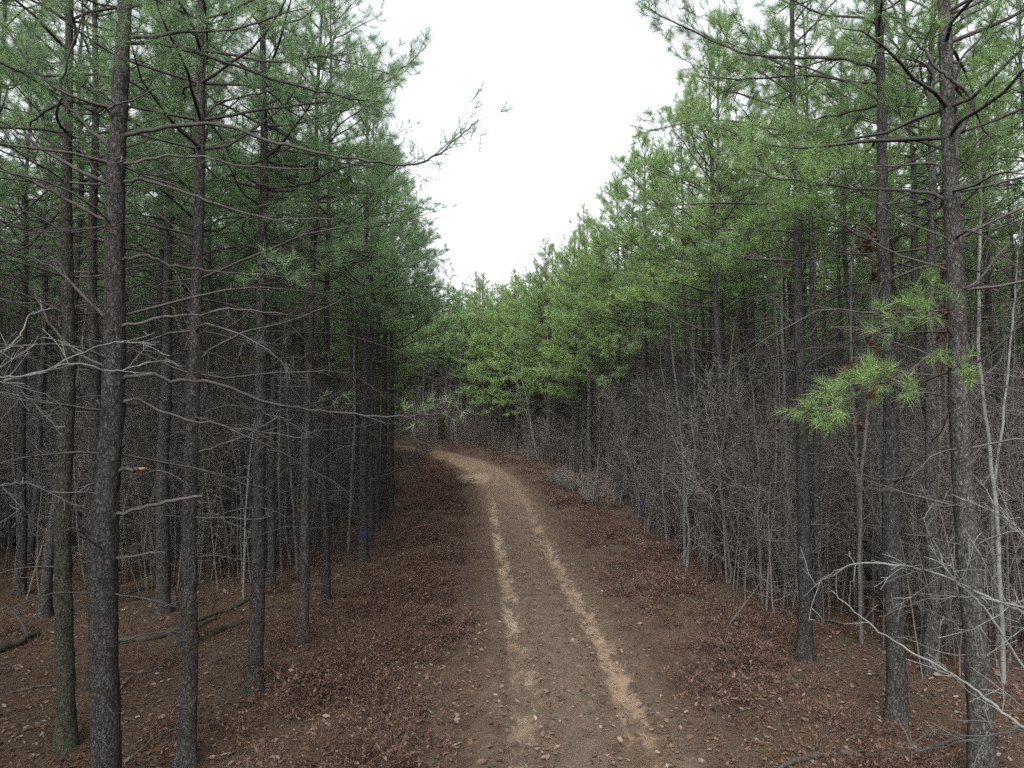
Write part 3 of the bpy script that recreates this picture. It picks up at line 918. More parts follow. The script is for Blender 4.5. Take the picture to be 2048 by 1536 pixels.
# right pines
shown_limb('R3', [(1902, 345), (1904, 300), (1914, 260), (1936, 226), (1933, 196), (1905, 172), (1880, 155), (1845, 110), (1805, 70), (1770, 0), (1760, -30)], 0.036, 0, -0.45, 0.5)
shown_limb('R3', [(1890, 250), (1905, 170), (1920, 120), (1955, 80), (1985, 40), (2000, -10)], 0.022, 0.7, -0.5, 0.6)
shown_limb('R3', [(1897, 420), (1870, 396), (1810, 386), (1700, 379), (1620, 372), (1540, 358), (1480, 330)], 0.03, 0.5, 0.3, 0.9)
shown_limb('R3', [(1893, 350), (1860, 334), (1800, 335), (1720, 340), (1640, 345)], 0.022, 0.5, 0.2)
shown_limb('R3', [(1895, 540), (1840, 530), (1780, 505), (1720, 470), (1650, 445), (1580, 440)], 0.018, 0.6, 0.4)
shown_limb('R3', [(1907, 705), (1880, 705), (1850, 715), (1815, 745), (1775, 762), (1735, 778), (1685, 804), (1628, 836)], 0.024, 0.16, -0.5, 1.25, nn=40, ln=(0.12, 0.20), nw=0.004, needle='needle_yellow')
shown_limb('R3', [(1907, 690), (1890, 650), (1860, 630), (1815, 640), (1775, 655)], 0.02, 0.16, -0.4, 1.5, nn=42, ln=(0.12, 0.20), nw=0.004, needle='needle_yellow')
shown_limb('R3', [(1900, 590), (1950, 560), (2000, 500), (2050, 460)], 0.02, 0, 0.5)
shown_limb('R2', [(1760, 137), (1700, 121), (1620, 114), (1520, 112), (1440, 86), (1360, 50), (1285, 8)], 0.036, 0.3, 0.2, 1.1)
shown_limb('R2', [(1766, 205), (1700, 162), (1640, 150), (1560, 152), (1480, 156), (1400, 150)], 0.03, 0.4, 0.3)
shown_limb('R2', [(1770, 470), (1740, 455), (1690, 440), (1620, 430), (1550, 440), (1480, 470)], 0.02, 0.6, 0.3)
shown_limb('R2', [(1780, 575), (1770, 520), (1755, 480)], 0.018, 0, -0.3)
shown_limb('R2', [(1785, 900), (1750, 850), (1720, 815)], 0.02, 0, -0.2)
shown_limb('R1', [(1605, 740), (1640, 715), (1690, 690), (1730, 672)], 0.018, 0, 0.2)
shown_limb('R1', [(1595, 660), (1550, 600), (1490, 560), (1420, 545)], 0.02, 0.6, 0.3)
shown_limb('R1', [(1590, 480), (1540, 500), (1460, 520), (1380, 525)], 0.024, 0.3, 0.3)

# ------------------------------------------------------------------ stands of pines behind them
def variant(seed, H, r0, cb, Lmax, side, nn, nw, side_low=3.0, needle='needle'):
    rng = np.random.default_rng(seed)
    root = empty('pine_tree', (0, 0, 0))
    tb, cr = grow_pine(rng, H, r0, cb, Lmax, side, 1.0, nn, nw, True, 1.2, None, None, 10, side_low)
    tb.obj('trunk', [M['bark'], M['dead']], root)
    cr.obj('crown', [M['limb'], M[needle]], root)
    return root


VAR = {'in_left': [variant(100 + i, 14.2 + 0.3 * i, 0.10 + 0.008 * (i % 4), 8.7, 2.0, None, 40, 0.0065, needle='needle_blue') for i in range(4)],
       'in_right': [variant(110 + i, 14.2 + 0.3 * i, 0.10 + 0.008 * (i % 4), 8.6, 2.0, None, 40, 0.0065) for i in range(4)],
       'edge_left': [variant(200 + i, 14.4 + 0.4 * i, 0.115 + 0.008 * (i % 3), 7.9, 2.5, 0.0, 42, 0.0065, 1.6, 'needle_blue') for i in range(3)],
       'edge_right': [variant(210 + i, 14.4 + 0.4 * i, 0.115 + 0.008 * (i % 3), 7.8, 2.7, 0.0, 42, 0.0065, 2.0, 'needle' if i == 2 else 'needle_yellow') for i in range(4)],
       'bend': [variant(220 + i, 13.6 + 0.5 * i, 0.115 + 0.008 * (i % 3), 5.8, 2.7, 0.0, 40, 0.0075, 2.6, 'needle_yellow' if i else 'needle') for i in range(4)]}
remember(None)

taken = [h['o'][:2] for h in HERO.values()]
cands = []
rng = np.random.default_rng(5)
# rows that follow the road on both sides
for side in (-1, 1):
    for row in range(16):
        off = 5.0 + 2.75 * row
        s = 0.0
        while s < RS[-1]:
            s += rng.uniform(2.1, 3.2)
            i = min(int(s / 0.25), len(RL) - 1)
            p = RL[i] + RN[i] * side * (off + rng.normal() * 0.45)
            cands.append((p[0] + rng.normal() * 0.25, p[1], row))
cands = [c for c in cands if c[1] > 10.5 and abs(c[0]) < 0.80 * c[1] + 3 and c[1] < 150]
# beyond the bend
for yy in np.arange(60, 150, 2.8):
    for xx in np.arange(-90, 90, 2.8):
        cands.append((xx + rng.normal() * 0.5, yy + rng.normal() * 0.5, 9))
cands.sort(key=lambda c: c[1] + 0.0 * abs(c[0]))
C = np.array([(c[0], c[1]) for c in cands])
uu, kk = road_uv(C[:, 0], C[:, 1])
pts, meta = [], []
P_all = [np.array(q) for q in taken]
for c, u, k in zip(cands, uu, kk):
    p = np.array(c[:2])
    if abs(u) < 4.4 or abs(p[0]) > 0.80 * p[1] + 3: continue
    A = np.array(P_all)
    if np.min(((A - p) ** 2).sum(1)) < 1.75 ** 2: continue
    # the gap the photograph shows in front of the left blue-marked row and the fallen logs
    if p[1] < 13 and abs(p[0]) < 7: continue
    # only shrubs stand on the inside of the bend
    if u < 0 and 30 < p[1] < 58 and 1024 + F * p[0] / p[1] > 795: continue
    P_all.append(p); pts.append(p); meta.append((abs(u), k))
pts = np.array(pts)
order = np.argsort(np.hypot(pts[:, 0], pts[:, 1]))
N_THINGS = 262
near, farr = order[:N_THINGS], order[N_THINGS:]


def px_of(p):
    return 1024 + F * p[0] / p[1]


NAMES_L = [(-400, 'left of the mossy-footed pine'), (130, 'between the mossy-footed pine and the thickest pine'), (225, 'between the thickest pine and its straight grey neighbour'),
           (385, 'between the straight grey pine and the pale-barked verge pine'), (518, 'between the pale-barked verge pine and the slim brownish pine'),
           (615, 'between the brownish leaning pine and the left blue-marked pine'), (728, 'between the left blue-marked pine and the road bend'),
           (850, 'over the bend where the road disappears'), (1000, 'on the outside of the bend'), (1100, 'between the bend and the right blue-marked pine'),
           (1287, 'between the right blue-marked pine and the stout dark pine'), (1438, 'between the stout dark pine and the flared-foot pine'),
           (1600, 'between the flared-foot pine and its right neighbour'), (1780, 'between the two nearest right-hand pines'), (1925, 'right of the crooked-limbed pine')]
DEEP = [(0, 'pine of the second rank'), (24, 'slim pine deeper in the stand'), (38, 'dark distant pine'), (55, 'faint far pine')]
used_first = set()
for i in near:
    p = pts[i]; du, k = meta[i]
    edge = du < 7.0
    rngi = np.random.default_rng(1000 + int(i))
    right = p[0] > RL[k][0] if p[1] < 48 else True
    kind_ = 'bend' if (p[1] > 44 and du < 9) or (du < 7 and p[1] > 40) else ('edge_' if edge else 'in_') + ('right' if right else 'left')
    edge = edge or kind_ == 'bend'
    src = VAR[kind_][rngi.integers(len(VAR[kind_]))]
    if src.name in used_first:
        root = copy_tree(src)
    else:
        root = src; used_first.add(src.name)
    root.location = (p[0], p[1], gz(*p) - 0.02)
    if edge:
        v = RL[k] - p
        root.rotation_euler = (0, 0, math.atan2(v[1], v[0]) + rngi.normal() * 0.3)
    else:
        root.rotation_euler = (rngi.normal() * 0.012, rngi.normal() * 0.012, rngi.uniform(0, 6.28))
    s = rngi.uniform(0.93, 1.05)
    q = rngi.uniform(0.85, 1.12)
    root.scale = (q, q, s)
    x = px_of(p)
    place = [w for a, w in NAMES_L if x >= a][-1]
    depth = [w for a, w in DEEP if p[1] >= a][-1]
    tag(root, f'{depth}, {place}', 'tree', f'{depth}s {place}')

for vs in VAR.values():                       # a variant that found no place is not needed
    for src in vs:
        if src.name not in used_first:
            for ch in KIDS.get(src.name, []): bpy.data.objects.remove(ch)
            bpy.data.objects.remove(src)


# ------------------------------------------------------------------ masses nobody could count
def scatter(name, sources, spots):
    """one object that repeats a few source meshes at SPOTS (x, y, z, turn, size, which)"""
    me = bpy.data.meshes.new(name)
    spots = np.asarray(spots, float)
    me.from_pydata([tuple(s[:3]) for s in spots], [], [])
    for nm, typ, col in (('turn', 'FLOAT', 3), ('size', 'FLOAT', 4), ('which', 'INT', 5)):
        a = me.attributes.new(nm, typ, 'POINT')
        a.data.foreach_set('value', spots[:, col].astype(np.int32 if typ == 'INT' else np.float32))
    ob = bpy.data.objects.new(name, me); COL.objects.link(ob)
    g = bpy.data.node_groups.new(name, 'GeometryNodeTree')
    g.interface.new_socket('Geometry', in_out='INPUT', socket_type='NodeSocketGeometry')
    g.interface.new_socket('Geometry', in_out='OUTPUT', socket_type='NodeSocketGeometry')
    gi = g.nodes.new('NodeGroupInput'); go = g.nodes.new('NodeGroupOutput')
    jn = g.nodes.new('GeometryNodeJoinGeometry')

    def attr(nm, dt):
        n = g.nodes.new('GeometryNodeInputNamedAttribute'); n.data_type = dt; n.inputs['Name'].default_value = nm
        return n.outputs['Attribute']
    for i, src in enumerate(sources):
        oi = g.nodes.new('GeometryNodeObjectInfo'); oi.inputs['Object'].default_value = src
        oi.inputs['As Instance'].default_value = True
        ip = g.nodes.new('GeometryNodeInstanceOnPoints')
        cmp_ = g.nodes.new('FunctionNodeCompare'); cmp_.data_type = 'INT'; cmp_.operation = 'EQUAL'
        g.links.new(attr('which', 'INT'), cmp_.inputs[2]); cmp_.inputs[3].default_value = i
        cx = g.nodes.new('ShaderNodeCombineXYZ'); g.links.new(attr('turn', 'FLOAT'), cx.inputs[2])
        g.links.new(gi.outputs[0], ip.inputs['Points'])
        g.links.new(cmp_.outputs[0], ip.inputs['Selection'])
        g.links.new(oi.outputs['Geometry'], ip.inputs['Instance'])
        g.links.new(cx.outputs[0], ip.inputs['Rotation'])
        g.links.new(attr('size', 'FLOAT'), ip.inputs['Scale'])
        g.links.new(ip.outputs[0], jn.inputs[0])
    g.links.new(jn.outputs[0], go.inputs[0])
    md = ob.modifiers.new('scatter', 'NODES'); md.node_group = g
    return ob


def loose(B, name, mats, smooth=True):
    return bpy.data.objects.new(name, B.mesh(name, mats, smooth))    # a source mesh, in no collection


far_src = []
for i in range(4):
    rng = np.random.default_rng(300 + i)
    tb, cr = grow_pine(rng, 14.5 + 0.3 * i, 0.12, 7.5, 2.3, None, 0.8, 30, 0.011, True, 1.5, None, None, 7, 2.0)
    J = MB()
    for B_, off in ((tb, 0), (cr, 2)):
        base = J.n
        J.V += B_.V
        J.n += B_.n
        J.Q += [q + base for q in B_.Q]; J.T += [q + base for q in B_.T]
        J.qm += [q + off for q in B_.qm]; J.tm += [q + off for q in B_.tm]
    far_src.append(loose(J, 'far_pine', [M['bark'], M['dead'], M['limb'], M['needle']]))
rng = np.random.default_rng(11)
spots = []
for i in farr:
    p = pts[i]
    spots.append((p[0], p[1], gz(*p), rng.uniform(0, 6.28), rng.uniform(0.9, 1.06), rng.integers(4)))
# and the same wood closing round behind the camera's sides, so it does not end at the frame
for _ in range(260):
    x = rng.uniform(6, 45) * rng.choice([-1, 1]); y = rng.uniform(-22, 60)
    if abs(x) < 0.80 * max(y, 0) + 4.5: continue
    spots.append((x, y, gz(x, y), rng.uniform(0, 6.28), rng.uniform(0.9, 1.05), rng.integers(4)))
tag(scatter('distant_pine_wood', far_src, spots), 'far pine wood that reads as one mass beyond the nearer trunks', 'woods', kind='stuff')

# grey brush filling the wood under the crowns
def thicket(seed, n, h, spread):
    rng = np.random.default_rng(seed); B = MB()
    for i in range(n):
        a = rng.uniform(0, 6.28); r = spread * math.sqrt(rng.uniform())
        H_ = h * rng.uniform(0.45, 1.1)
        lean = rng.normal(size=2) * 0.16
        P = curve(rng, (r * math.cos(a), r * math.sin(a), -0.1), (lean[0], lean[1], 1), H_, 7, np.array([rng.normal() * 0.3, rng.normal() * 0.3, 0.2]), 0.05)
        r0 = 0.006 + 0.0035 * H_ * rng.uniform(0.6, 1.3)
        B.tube(P, np.linspace(r0, 0.004, 7), 4, 0, False)
        for q in range(int(H_ * 5)):
            w = rng.uniform(0.12, 0.98) * 6; j = min(int(w), 5)
            pp = P[j] + (P[j + 1] - P[j]) * (w - j)
            az = rng.uniform(0, 6.28); el = rng.uniform(-0.1, 1.0)
            d = np.array([math.cos(az) * math.cos(el), math.sin(az) * math.cos(el), math.sin(el)])
            l = rng.uniform(0.3, 1.0) * (0.35 + 0.16 * H_)
            Q = curve(rng, pp, d, l, 4, np.array([0, 0, rng.uniform(-0.4, 0.5)]), 0.16)
            B.tube(Q, np.linspace(max(0.005, r0 * 0.4), 0.003, 4), 3, 0, False)
            for e in range(rng.integers(1, 4)):
                u_ = rng.integers(1, 3)
                B.tube(curve(rng, Q[u_], unit(Q[u_ + 1] - Q[u_] + rng.normal(size=3) * 0.6), l * rng.uniform(0.3, 0.6), 3, np.zeros(3), 0.15), [0.004, 0.0035, 0.0025], 3, 0, False)
    return loose(B, 'brush', [M['twig']])


br_src = [thicket(400, 9, 5.2, 0.9), thicket(401, 11, 3.6, 0.9), thicket(402, 8, 6.4, 1.0), thicket(403, 14, 2.2, 0.8), thicket(404, 18, 1.2, 0.8)]
rng = np.random.default_rng(21)
spots = []
tries = rng.uniform(size=(8500, 2))
xs = (tries[:, 0] * 2 - 1); ys = 12 + 76 * tries[:, 1]
xs = xs * (0.80 * ys + 3)
u_, k_ = road_uv(xs, ys)
zs = tz(xs, ys, u_)
for x, y, z, u in zip(xs, ys, zs, u_):
    au = abs(u)
    if au < (6.4 if (x < 0 and y < 36) else 5.0): continue
    dn = 0.62 if y > 22 else (0.16 if x < 0 else 0.30)
    if x < 0 and y < 17: dn = 0.05
    if x > 0 and au < 9 and y > 24: dn = 0.95
    dn *= 0.55 + 0.75 * float(wob(x, y, 0.5, 6.0) > -0.1)
    if x < 0 and 28 < y < 58 and 1024 + F * x / y > 735 and u < 0:
        if au > 5.6 and rng.uniform() < 0.3: spots.append((x, y, z, rng.uniform(0, 6.28), rng.uniform(0.6, 1.0), rng.choice([3, 4])))
        continue
    if rng.uniform() > dn: continue
    which = rng.choice([0, 1, 2, 3, 4], p=[0.27, 0.25, 0.23, 0.15, 0.10])
    if au < 7 and which in (0, 2): which = rng.choice([1, 3, 4])
    spots.append((x, y, z, rng.uniform(0, 6.28), rng.uniform(0.75, 1.25), which))
print('brush clumps', len(spots), 'pines', len(near), 'far', len(farr))
tag(scatter('undergrowth', br_src, spots), 'grey leafless brush and twigs filling the wood under the pines', 'undergrowth', kind='stuff')


# tufts of dead grass and fern on the verges, pine straw, leaves
def blades(rng, n, h, spread, width, lean=0.8):
    a = rng.uniform(0, 6.28, n); r = spread * np.sqrt(rng.uniform(0, 1, n))
    base = np.stack([r * np.cos(a), r * np.sin(a), np.full(n, -0.02)], 1)
    out = np.stack([np.cos(a), np.sin(a), np.zeros(n)], 1) * rng.uniform(0, lean, (n, 1)) + rng.normal(size=(n, 3)) * 0.25
    d = unit(out + np.array([0, 0, 1.0]))
    L = h * rng.uniform(0.5, 1.15, (n, 1))
    side = unit(np.cross(d, rng.normal(size=(n, 3)))) * width * 0.5
    midp = base + d * L * 0.55
    tip = base + d * L + unit(out) * L * 0.35 - np.array([0, 0, 1.0]) * L * 0.22
    V = np.stack([base - side, base + side, midp - side * 0.7, midp + side * 0.7, tip], 1).reshape(-1, 3)
    i = np.arange(n) * 5
    Q = np.stack([i, i + 1, i + 3, i + 2], 1); T = np.stack([i + 2, i + 3, i + 4], 1)
    return V, Q, T


tf_src = []
for i, (n, h, s, w, ln) in enumerate([(70, 0.20, 0.24, 0.004, 2.0), (90, 0.26, 0.28, 0.004, 1.8), (60, 0.15, 0.3, 0.005, 2.6), (26, 0.45, 0.2, 0.004, 0.7), (130, 0.11, 0.38, 0.004, 3.0)]):
    rng = np.random.default_rng(500 + i); B = MB()
    V, Q, T = blades(rng, n, h, s, w, ln); B.add(V, Q, T)
    tf_src.append(loose(B, 'tuft', [M['deadgrass']], False))
rb_src = []
for i in range(4):
    rng = np.random.default_rng(520 + i); B = MB(); hB = (0.30, 0.42, 0.22, 0.58)[i]
    for q in range(22):
        a = rng.uniform(0, 6.28); r = 0.16 * math.sqrt(rng.uniform())
        P = curve(rng, (r * math.cos(a), r * math.sin(a), -0.03), (math.cos(a) * rng.uniform(0.2, 1.4), math.sin(a) * rng.uniform(0.2, 1.4), 1), hB * rng.uniform(0.6, 1.3), 5,
                  np.array([math.cos(a) * 0.8, math.sin(a) * 0.8, -1.0]), 0.16)
        B.tube(P, [0.004, 0.0035, 0.003, 0.0025, 0.002], 3, 0, False)
        K = rng.integers(5, 12)
        w = rng.uniform(0.25, 1.0, K) * 4; jj = np.minimum(w.astype(int), 3)
        c = P[jj] + (P[jj + 1] - P[jj]) * (w - jj)[:, None] + rng.normal(size=(K, 3)) * 0.015
        nrm = unit(rng.normal(size=(K, 3)) + np.array([0, 0, 0.6])); ex = unit(np.cross(nrm, rng.normal(size=(K, 3)))); ey = np.cross(nrm, ex)
        sz = rng.uniform(0.012, 0.032, K)[:, None]
        V = np.stack([c - ex * sz, c + ey * sz * 0.45 + nrm * sz * 0.2, c + ex * sz, c - ey * sz * 0.45 + nrm * sz * 0.2], 1).reshape(-1, 3)
        B.add(V, np.arange(4 * K).reshape(-1, 4))
    rb_src.append(loose(B, 'russet', [M['russet']], False))
rng = np.random.default_rng(33)
n = 26000
ys = 7.0 + 56 * rng.uniform(size=n) ** 1.1
xs = rng.uniform(-1, 1, n) * (0.5 * ys + 3)
u_, k_ = road_uv(xs, ys); zs = tz(xs, ys, u_)
patch = wob(xs, ys, 1.1, 5.0)
spots = []
for x, y, z, u, pa in zip(xs, ys, zs, u_, patch):
    au = abs(u)
    if au < 1.65: continue
    p = (1.0 if u < 0 else 0.6) * math.exp(-((au - 3.0) / 1.25) ** 2) * (0.35 if y < 11 else 0.7 if y < 14 else 1.0) * max(0.1, 0.75 + 1.2 * pa) + 0.03
    if rng.uniform() > p: continue
    spots.append((x, y, z, rng.uniform(0, 6.28), rng.uniform(0.6, 1.3) * (0.75 + 0.5 * max(pa, 0)), rng.integers(4)))
print('russet', len(spots))
tag(scatter('russet_brush', rb_src, spots), 'low russet brush and dead fern on the road verges', 'brush', kind='stuff')

rng = np.random.default_rng(31)
n = 16000
ys = 6.0 + 58 * rng.uniform(size=n) ** 1.2
xs = rng.uniform(-1, 1, n) * (0.75 * ys + 2)
u_, k_ = road_uv(xs, ys); zs = tz(xs, ys, u_)
patch = wob(xs, ys, 0.8, 9.0)
spots = []
for x, y, z, u, pa in zip(xs, ys, zs, u_, patch):
    au = abs(u)
    if au < 1.75:
        if (au < 0.42 or au > 1.05) and rng.uniform() < (0.75 if y < 24 else 0.4):
            spots.append((x, y, float(hill(x, y)) + 0.02, rng.uniform(0, 6.28), rng.uniform(0.3, 0.6), rng.choice([2, 4])))
        continue
    p = 0.62 * math.exp(-((au - 3.1) / 1.5) ** 2) if y > 13 else 0.30 * math.exp(-((au - 3.1) / 1.5) ** 2)
    if u < 0 and y > 13: p *= 1.5
    p = p * (1.0 + 1.1 * pa) + 0.06
    if rng.uniform() > p: continue
    w = rng.choice([0, 1, 2, 3, 4], p=[0.28, 0.22, 0.2, 0.08, 0.22])
    spots.append((x, y, z, rng.uniform(0, 6.28), rng.uniform(0.7, 1.35), w))
print('tufts', len(spots))
tag(scatter('dead_grass', tf_src, spots), 'reddish brown dead grass and fern tufts on the road verges', 'grass', kind='stuff')

# short grass stubble and straw lying on the road and floor
rng = np.random.default_rng(41)
n = 130000
ys = 6.5 + 26 * rng.uniform(size=n) ** 1.7
xs = rng.uniform(-1, 1, n) * (0.74 * ys + 0.5)
u_, k_ = road_uv(xs, ys)
zroad = hill(xs, ys) + 0.012
zs = np.where(np.abs(u_) < 1.8, zroad, tz(xs, ys, u_) + 0.012)
ok = ~((np.abs(np.abs(u_) - 0.77) < 0.24) & (ys > 9.5) & (rng.uniform(size=n) < 0.9))
ok &= ~((np.abs(u_) < 1.6) & (rng.uniform(size=n) < 0.25))
xs, ys, zs = xs[ok], ys[ok], zs[ok]; n = len(xs)
a = rng.uniform(0, 6.28, n); L = rng.uniform(0.06, 0.16, n); w = 0.0028 + 0.0001 * ys
d = np.stack([np.cos(a), np.sin(a), rng.normal(size=n) * 0.18], 1); sd_ = np.stack([-np.sin(a), np.cos(a), np.zeros(n)], 1)
c = np.stack([xs, ys, zs], 1)
V = np.stack([c - sd_ * w[:, None], c + sd_ * w[:, None], c + d * L[:, None] + np.array([0, 0, 0.01])], 1).reshape(-1, 3)
B = MB(); B.add(V, None, np.arange(3 * n).reshape(-1, 3))
tag(B.obj('pine_straw', [M['straw']], None, False), 'brown pine straw strewn over the forest floor and road', 'pine straw', kind='stuff')

rng = np.random.default_rng(43)
n = 60000
ys = 6.5 + 42 * rng.uniform(size=n) ** 1.5
xs = rng.uniform(-1, 1, n) * (0.74 * ys + 0.5)
u_, k_ = road_uv(xs, ys)
zs = np.where(np.abs(u_) < 1.8, hill(xs, ys) + 0.014, tz(xs, ys, u_) + 0.016)
pk = wob(xs, ys, 0.7, 3.0)
ok = rng.uniform(size=n) < np.where(np.abs(u_) < 1.6, 0.42, 0.6 + 0.5 * pk)
xs, ys, zs = xs[ok], ys[ok], zs[ok]; n = len(xs)
a = rng.uniform(0, 6.28, n); s = rng.uniform(0.016, 0.045, n) * np.where(rng.uniform(size=n) < 0.1, 1.5, 1)
tilt = unit(np.stack([rng.normal(size=n) * 0.35, rng.normal(size=n) * 0.35, np.ones(n)], 1))
ex = unit(np.cross(np.stack([-np.sin(a), np.cos(a), np.zeros(n)], 1), tilt)); ey = np.cross(tilt, ex)
c = np.stack([xs, ys, zs + 0.3 * s], 1)
shape = [(-1.0, 0.0, 0.1), (-0.35, 0.5, 0.25), (0.45, 0.42, 0.22), (1.0, 0.0, 0.15), (0.4, -0.48, 0.3), (-0.4, -0.45, 0.2)]
V = np.stack([c + (ex * px_ + ey * py_ + tilt * pz_ * rng.uniform(-0.4, 1.2, (n, 1))) * s[:, None] for px_, py_, pz_ in shape], 1).reshape(-1, 3)
i = np.arange(n) * 6
B = MB(); B.add(V, np.vstack([np.stack([i, i + 1, i + 2, i + 3], 1), np.stack([i, i + 3, i + 4, i + 5], 1)]))
tag(B.obj('leaf_litter', [M['litter']], None, False), 'dead oak leaves lying loose on the ground', 'leaves', kind='stuff')


# ------------------------------------------------------------------ leafless saplings
def twiggy(B, rng, P, r0, dens, reach, m=0, up=0.5, level=2, start=0.25, thick=1.0):
    seg = np.r_[0, np.cumsum(np.linalg.norm(np.diff(P, axis=0), axis=1))]; L = seg[-1]
    for tt in rng.uniform(start, 0.99, int(L * dens)):
        i = max(1, min(int(np.searchsorted(seg, tt * L)), len(P) - 1))
        p = P[i - 1] + (P[i] - P[i - 1]) * ((tt * L - seg[i - 1]) / (seg[i] - seg[i - 1] + 1e-9))
        d0 = unit(P[i] - P[i - 1])
        d = unit(d0 * rng.uniform(0.4, 1.2) + unit(rng.normal(size=3)) * 0.9 + np.array([0, 0, up * 0.4]))
        l = reach * rng.uniform(0.4, 1.1) * (1.15 - 0.75 * tt)
        Q = curve(rng, p, d, l, 6, np.array([0, 0, up * rng.uniform(-0.6, 1.0)]), 0.09)
        rr = max(0.0035 * thick, r0 * 0.42 * (1 - 0.6 * tt))
        B.tube(Q, np.linspace(rr, 0.0025 * thick, 6), 4, m, False)
        if level > 1 and l > 0.2:
            twiggy(B, rng, Q, rr, dens * 1.25, l * 0.5, m, up * 0.5, level - 1, 0.2, thick)


def sapling_variant(seed, H, r0, mt, dens=3.2, reach=1.2, start=0.3, thick=1.0):
    rng = np.random.default_rng(seed)
    root = empty('bare_sapling', (0, 0, 0))
    P = curve(rng, (0, 0, -0.1), (rng.normal() * 0.08, rng.normal() * 0.08, 1), H, 16, np.array([rng.normal() * 0.15, rng.normal() * 0.15, 0]), 0.03)
    tb = MB(); tb.tube(P, r0 * np.linspace(1, 0.03, 16) ** 0.8 + 0.003, 8, 0, False)
    tb.obj('trunk', [M[mt]], root)
    cr = MB(); twiggy(cr, rng, P, r0 * 0.6, dens, reach, 0, 0.7, 2, start, thick)
    cr.obj('crown', [M[mt]], root)
    return root


SV = [sapling_variant(600, 7.5, 0.026, 'grey', 4.0, 1.3), sapling_variant(601, 6.0, 0.02, 'grey', 4.5, 1.2), sapling_variant(602, 9.0, 0.034, 'grey', 3.4, 1.5, 0.35),
      sapling_variant(603, 4.6, 0.018, 'dead', 5.5, 1.4, 0.12), sapling_variant(604, 8.2, 0.029, 'pale', 3.2, 1.4, 0.3),
      sapling_variant(605, 4.2, 0.02, 'grey', 7.5, 1.8, 0.06, 1.5), sapling_variant(606, 5.2, 0.022, 'twig', 7.0, 2.0, 0.08, 1.8)]
remember(None)
rng = np.random.default_rng(61)
used = set(); count = 0
tries = 0
SP = []
while count < 235 and tries < 4000:
    tries += 1
    y = 13 + 40 * rng.uniform() ** 1.2
    x = rng.uniform(-1, 1) * (0.76 * y + 1)
    if count >= 190:
        y = rng.uniform(13.5, 32); x = rng.uniform(4.6, 5.5 + 0.3 * y)
    u, k = road_uv(x, y); u = float(u[0])
    if abs(u) < (4.6 if x > 0 else 5.6): continue
    if u < 0 and y > 28 and px_of((x, y)) > 785: continue
    if x > 0 and 140 < count < 190 and not (abs(u) < 7.5 and y > 15): continue
    if x < 0 and count > 140: continue
    if x < 0 and rng.uniform() < 0.45: continue
    if y < 16 and x < 0: continue
    if SP and min((x - a) ** 2 + (y - b_) ** 2 for a, b_ in SP) < 0.8: continue
    SP.append((x, y)); count += 1
    j = rng.choice(5, p=[0.24, 0.24, 0.22, 0.20, 0.10])
    if x > 0 and 13 < y and (abs(u) < 8.5 or count >= 190): j = rng.choice([5, 6, 3])
    src = SV[j]
    if src.name in used: root = copy_tree(src)
    else: root = src; used.add(src.name)
    root.location = (x, y, gz(x, y)); root.rotation_euler = (rng.normal() * 0.05, rng.normal() * 0.05, rng.uniform(0, 6.28))
    q = rng.uniform(0.8, 1.15); root.scale = (q, q, q)
    kind_ = ['slender grey bare sapling', 'small grey bare sapling', 'tall grey bare sapling', 'low brown twiggy sapling', 'tall pale bare sapling', 'bushy grey sapling with spreading twigs', 'broad twiggy brown-grey sapling'][j]
    px_ = px_of((x, y))
    place = [w for a, w in NAMES_L if px_ >= a][-1]
    tag(root, f'{kind_} {place}', 'sapling', f'{kind_}s {place}')
for src in SV:
    if src.name not in used:
        for ch in KIDS.get(src.name, []): bpy.data.objects.remove(ch)
        bpy.data.objects.remove(src)


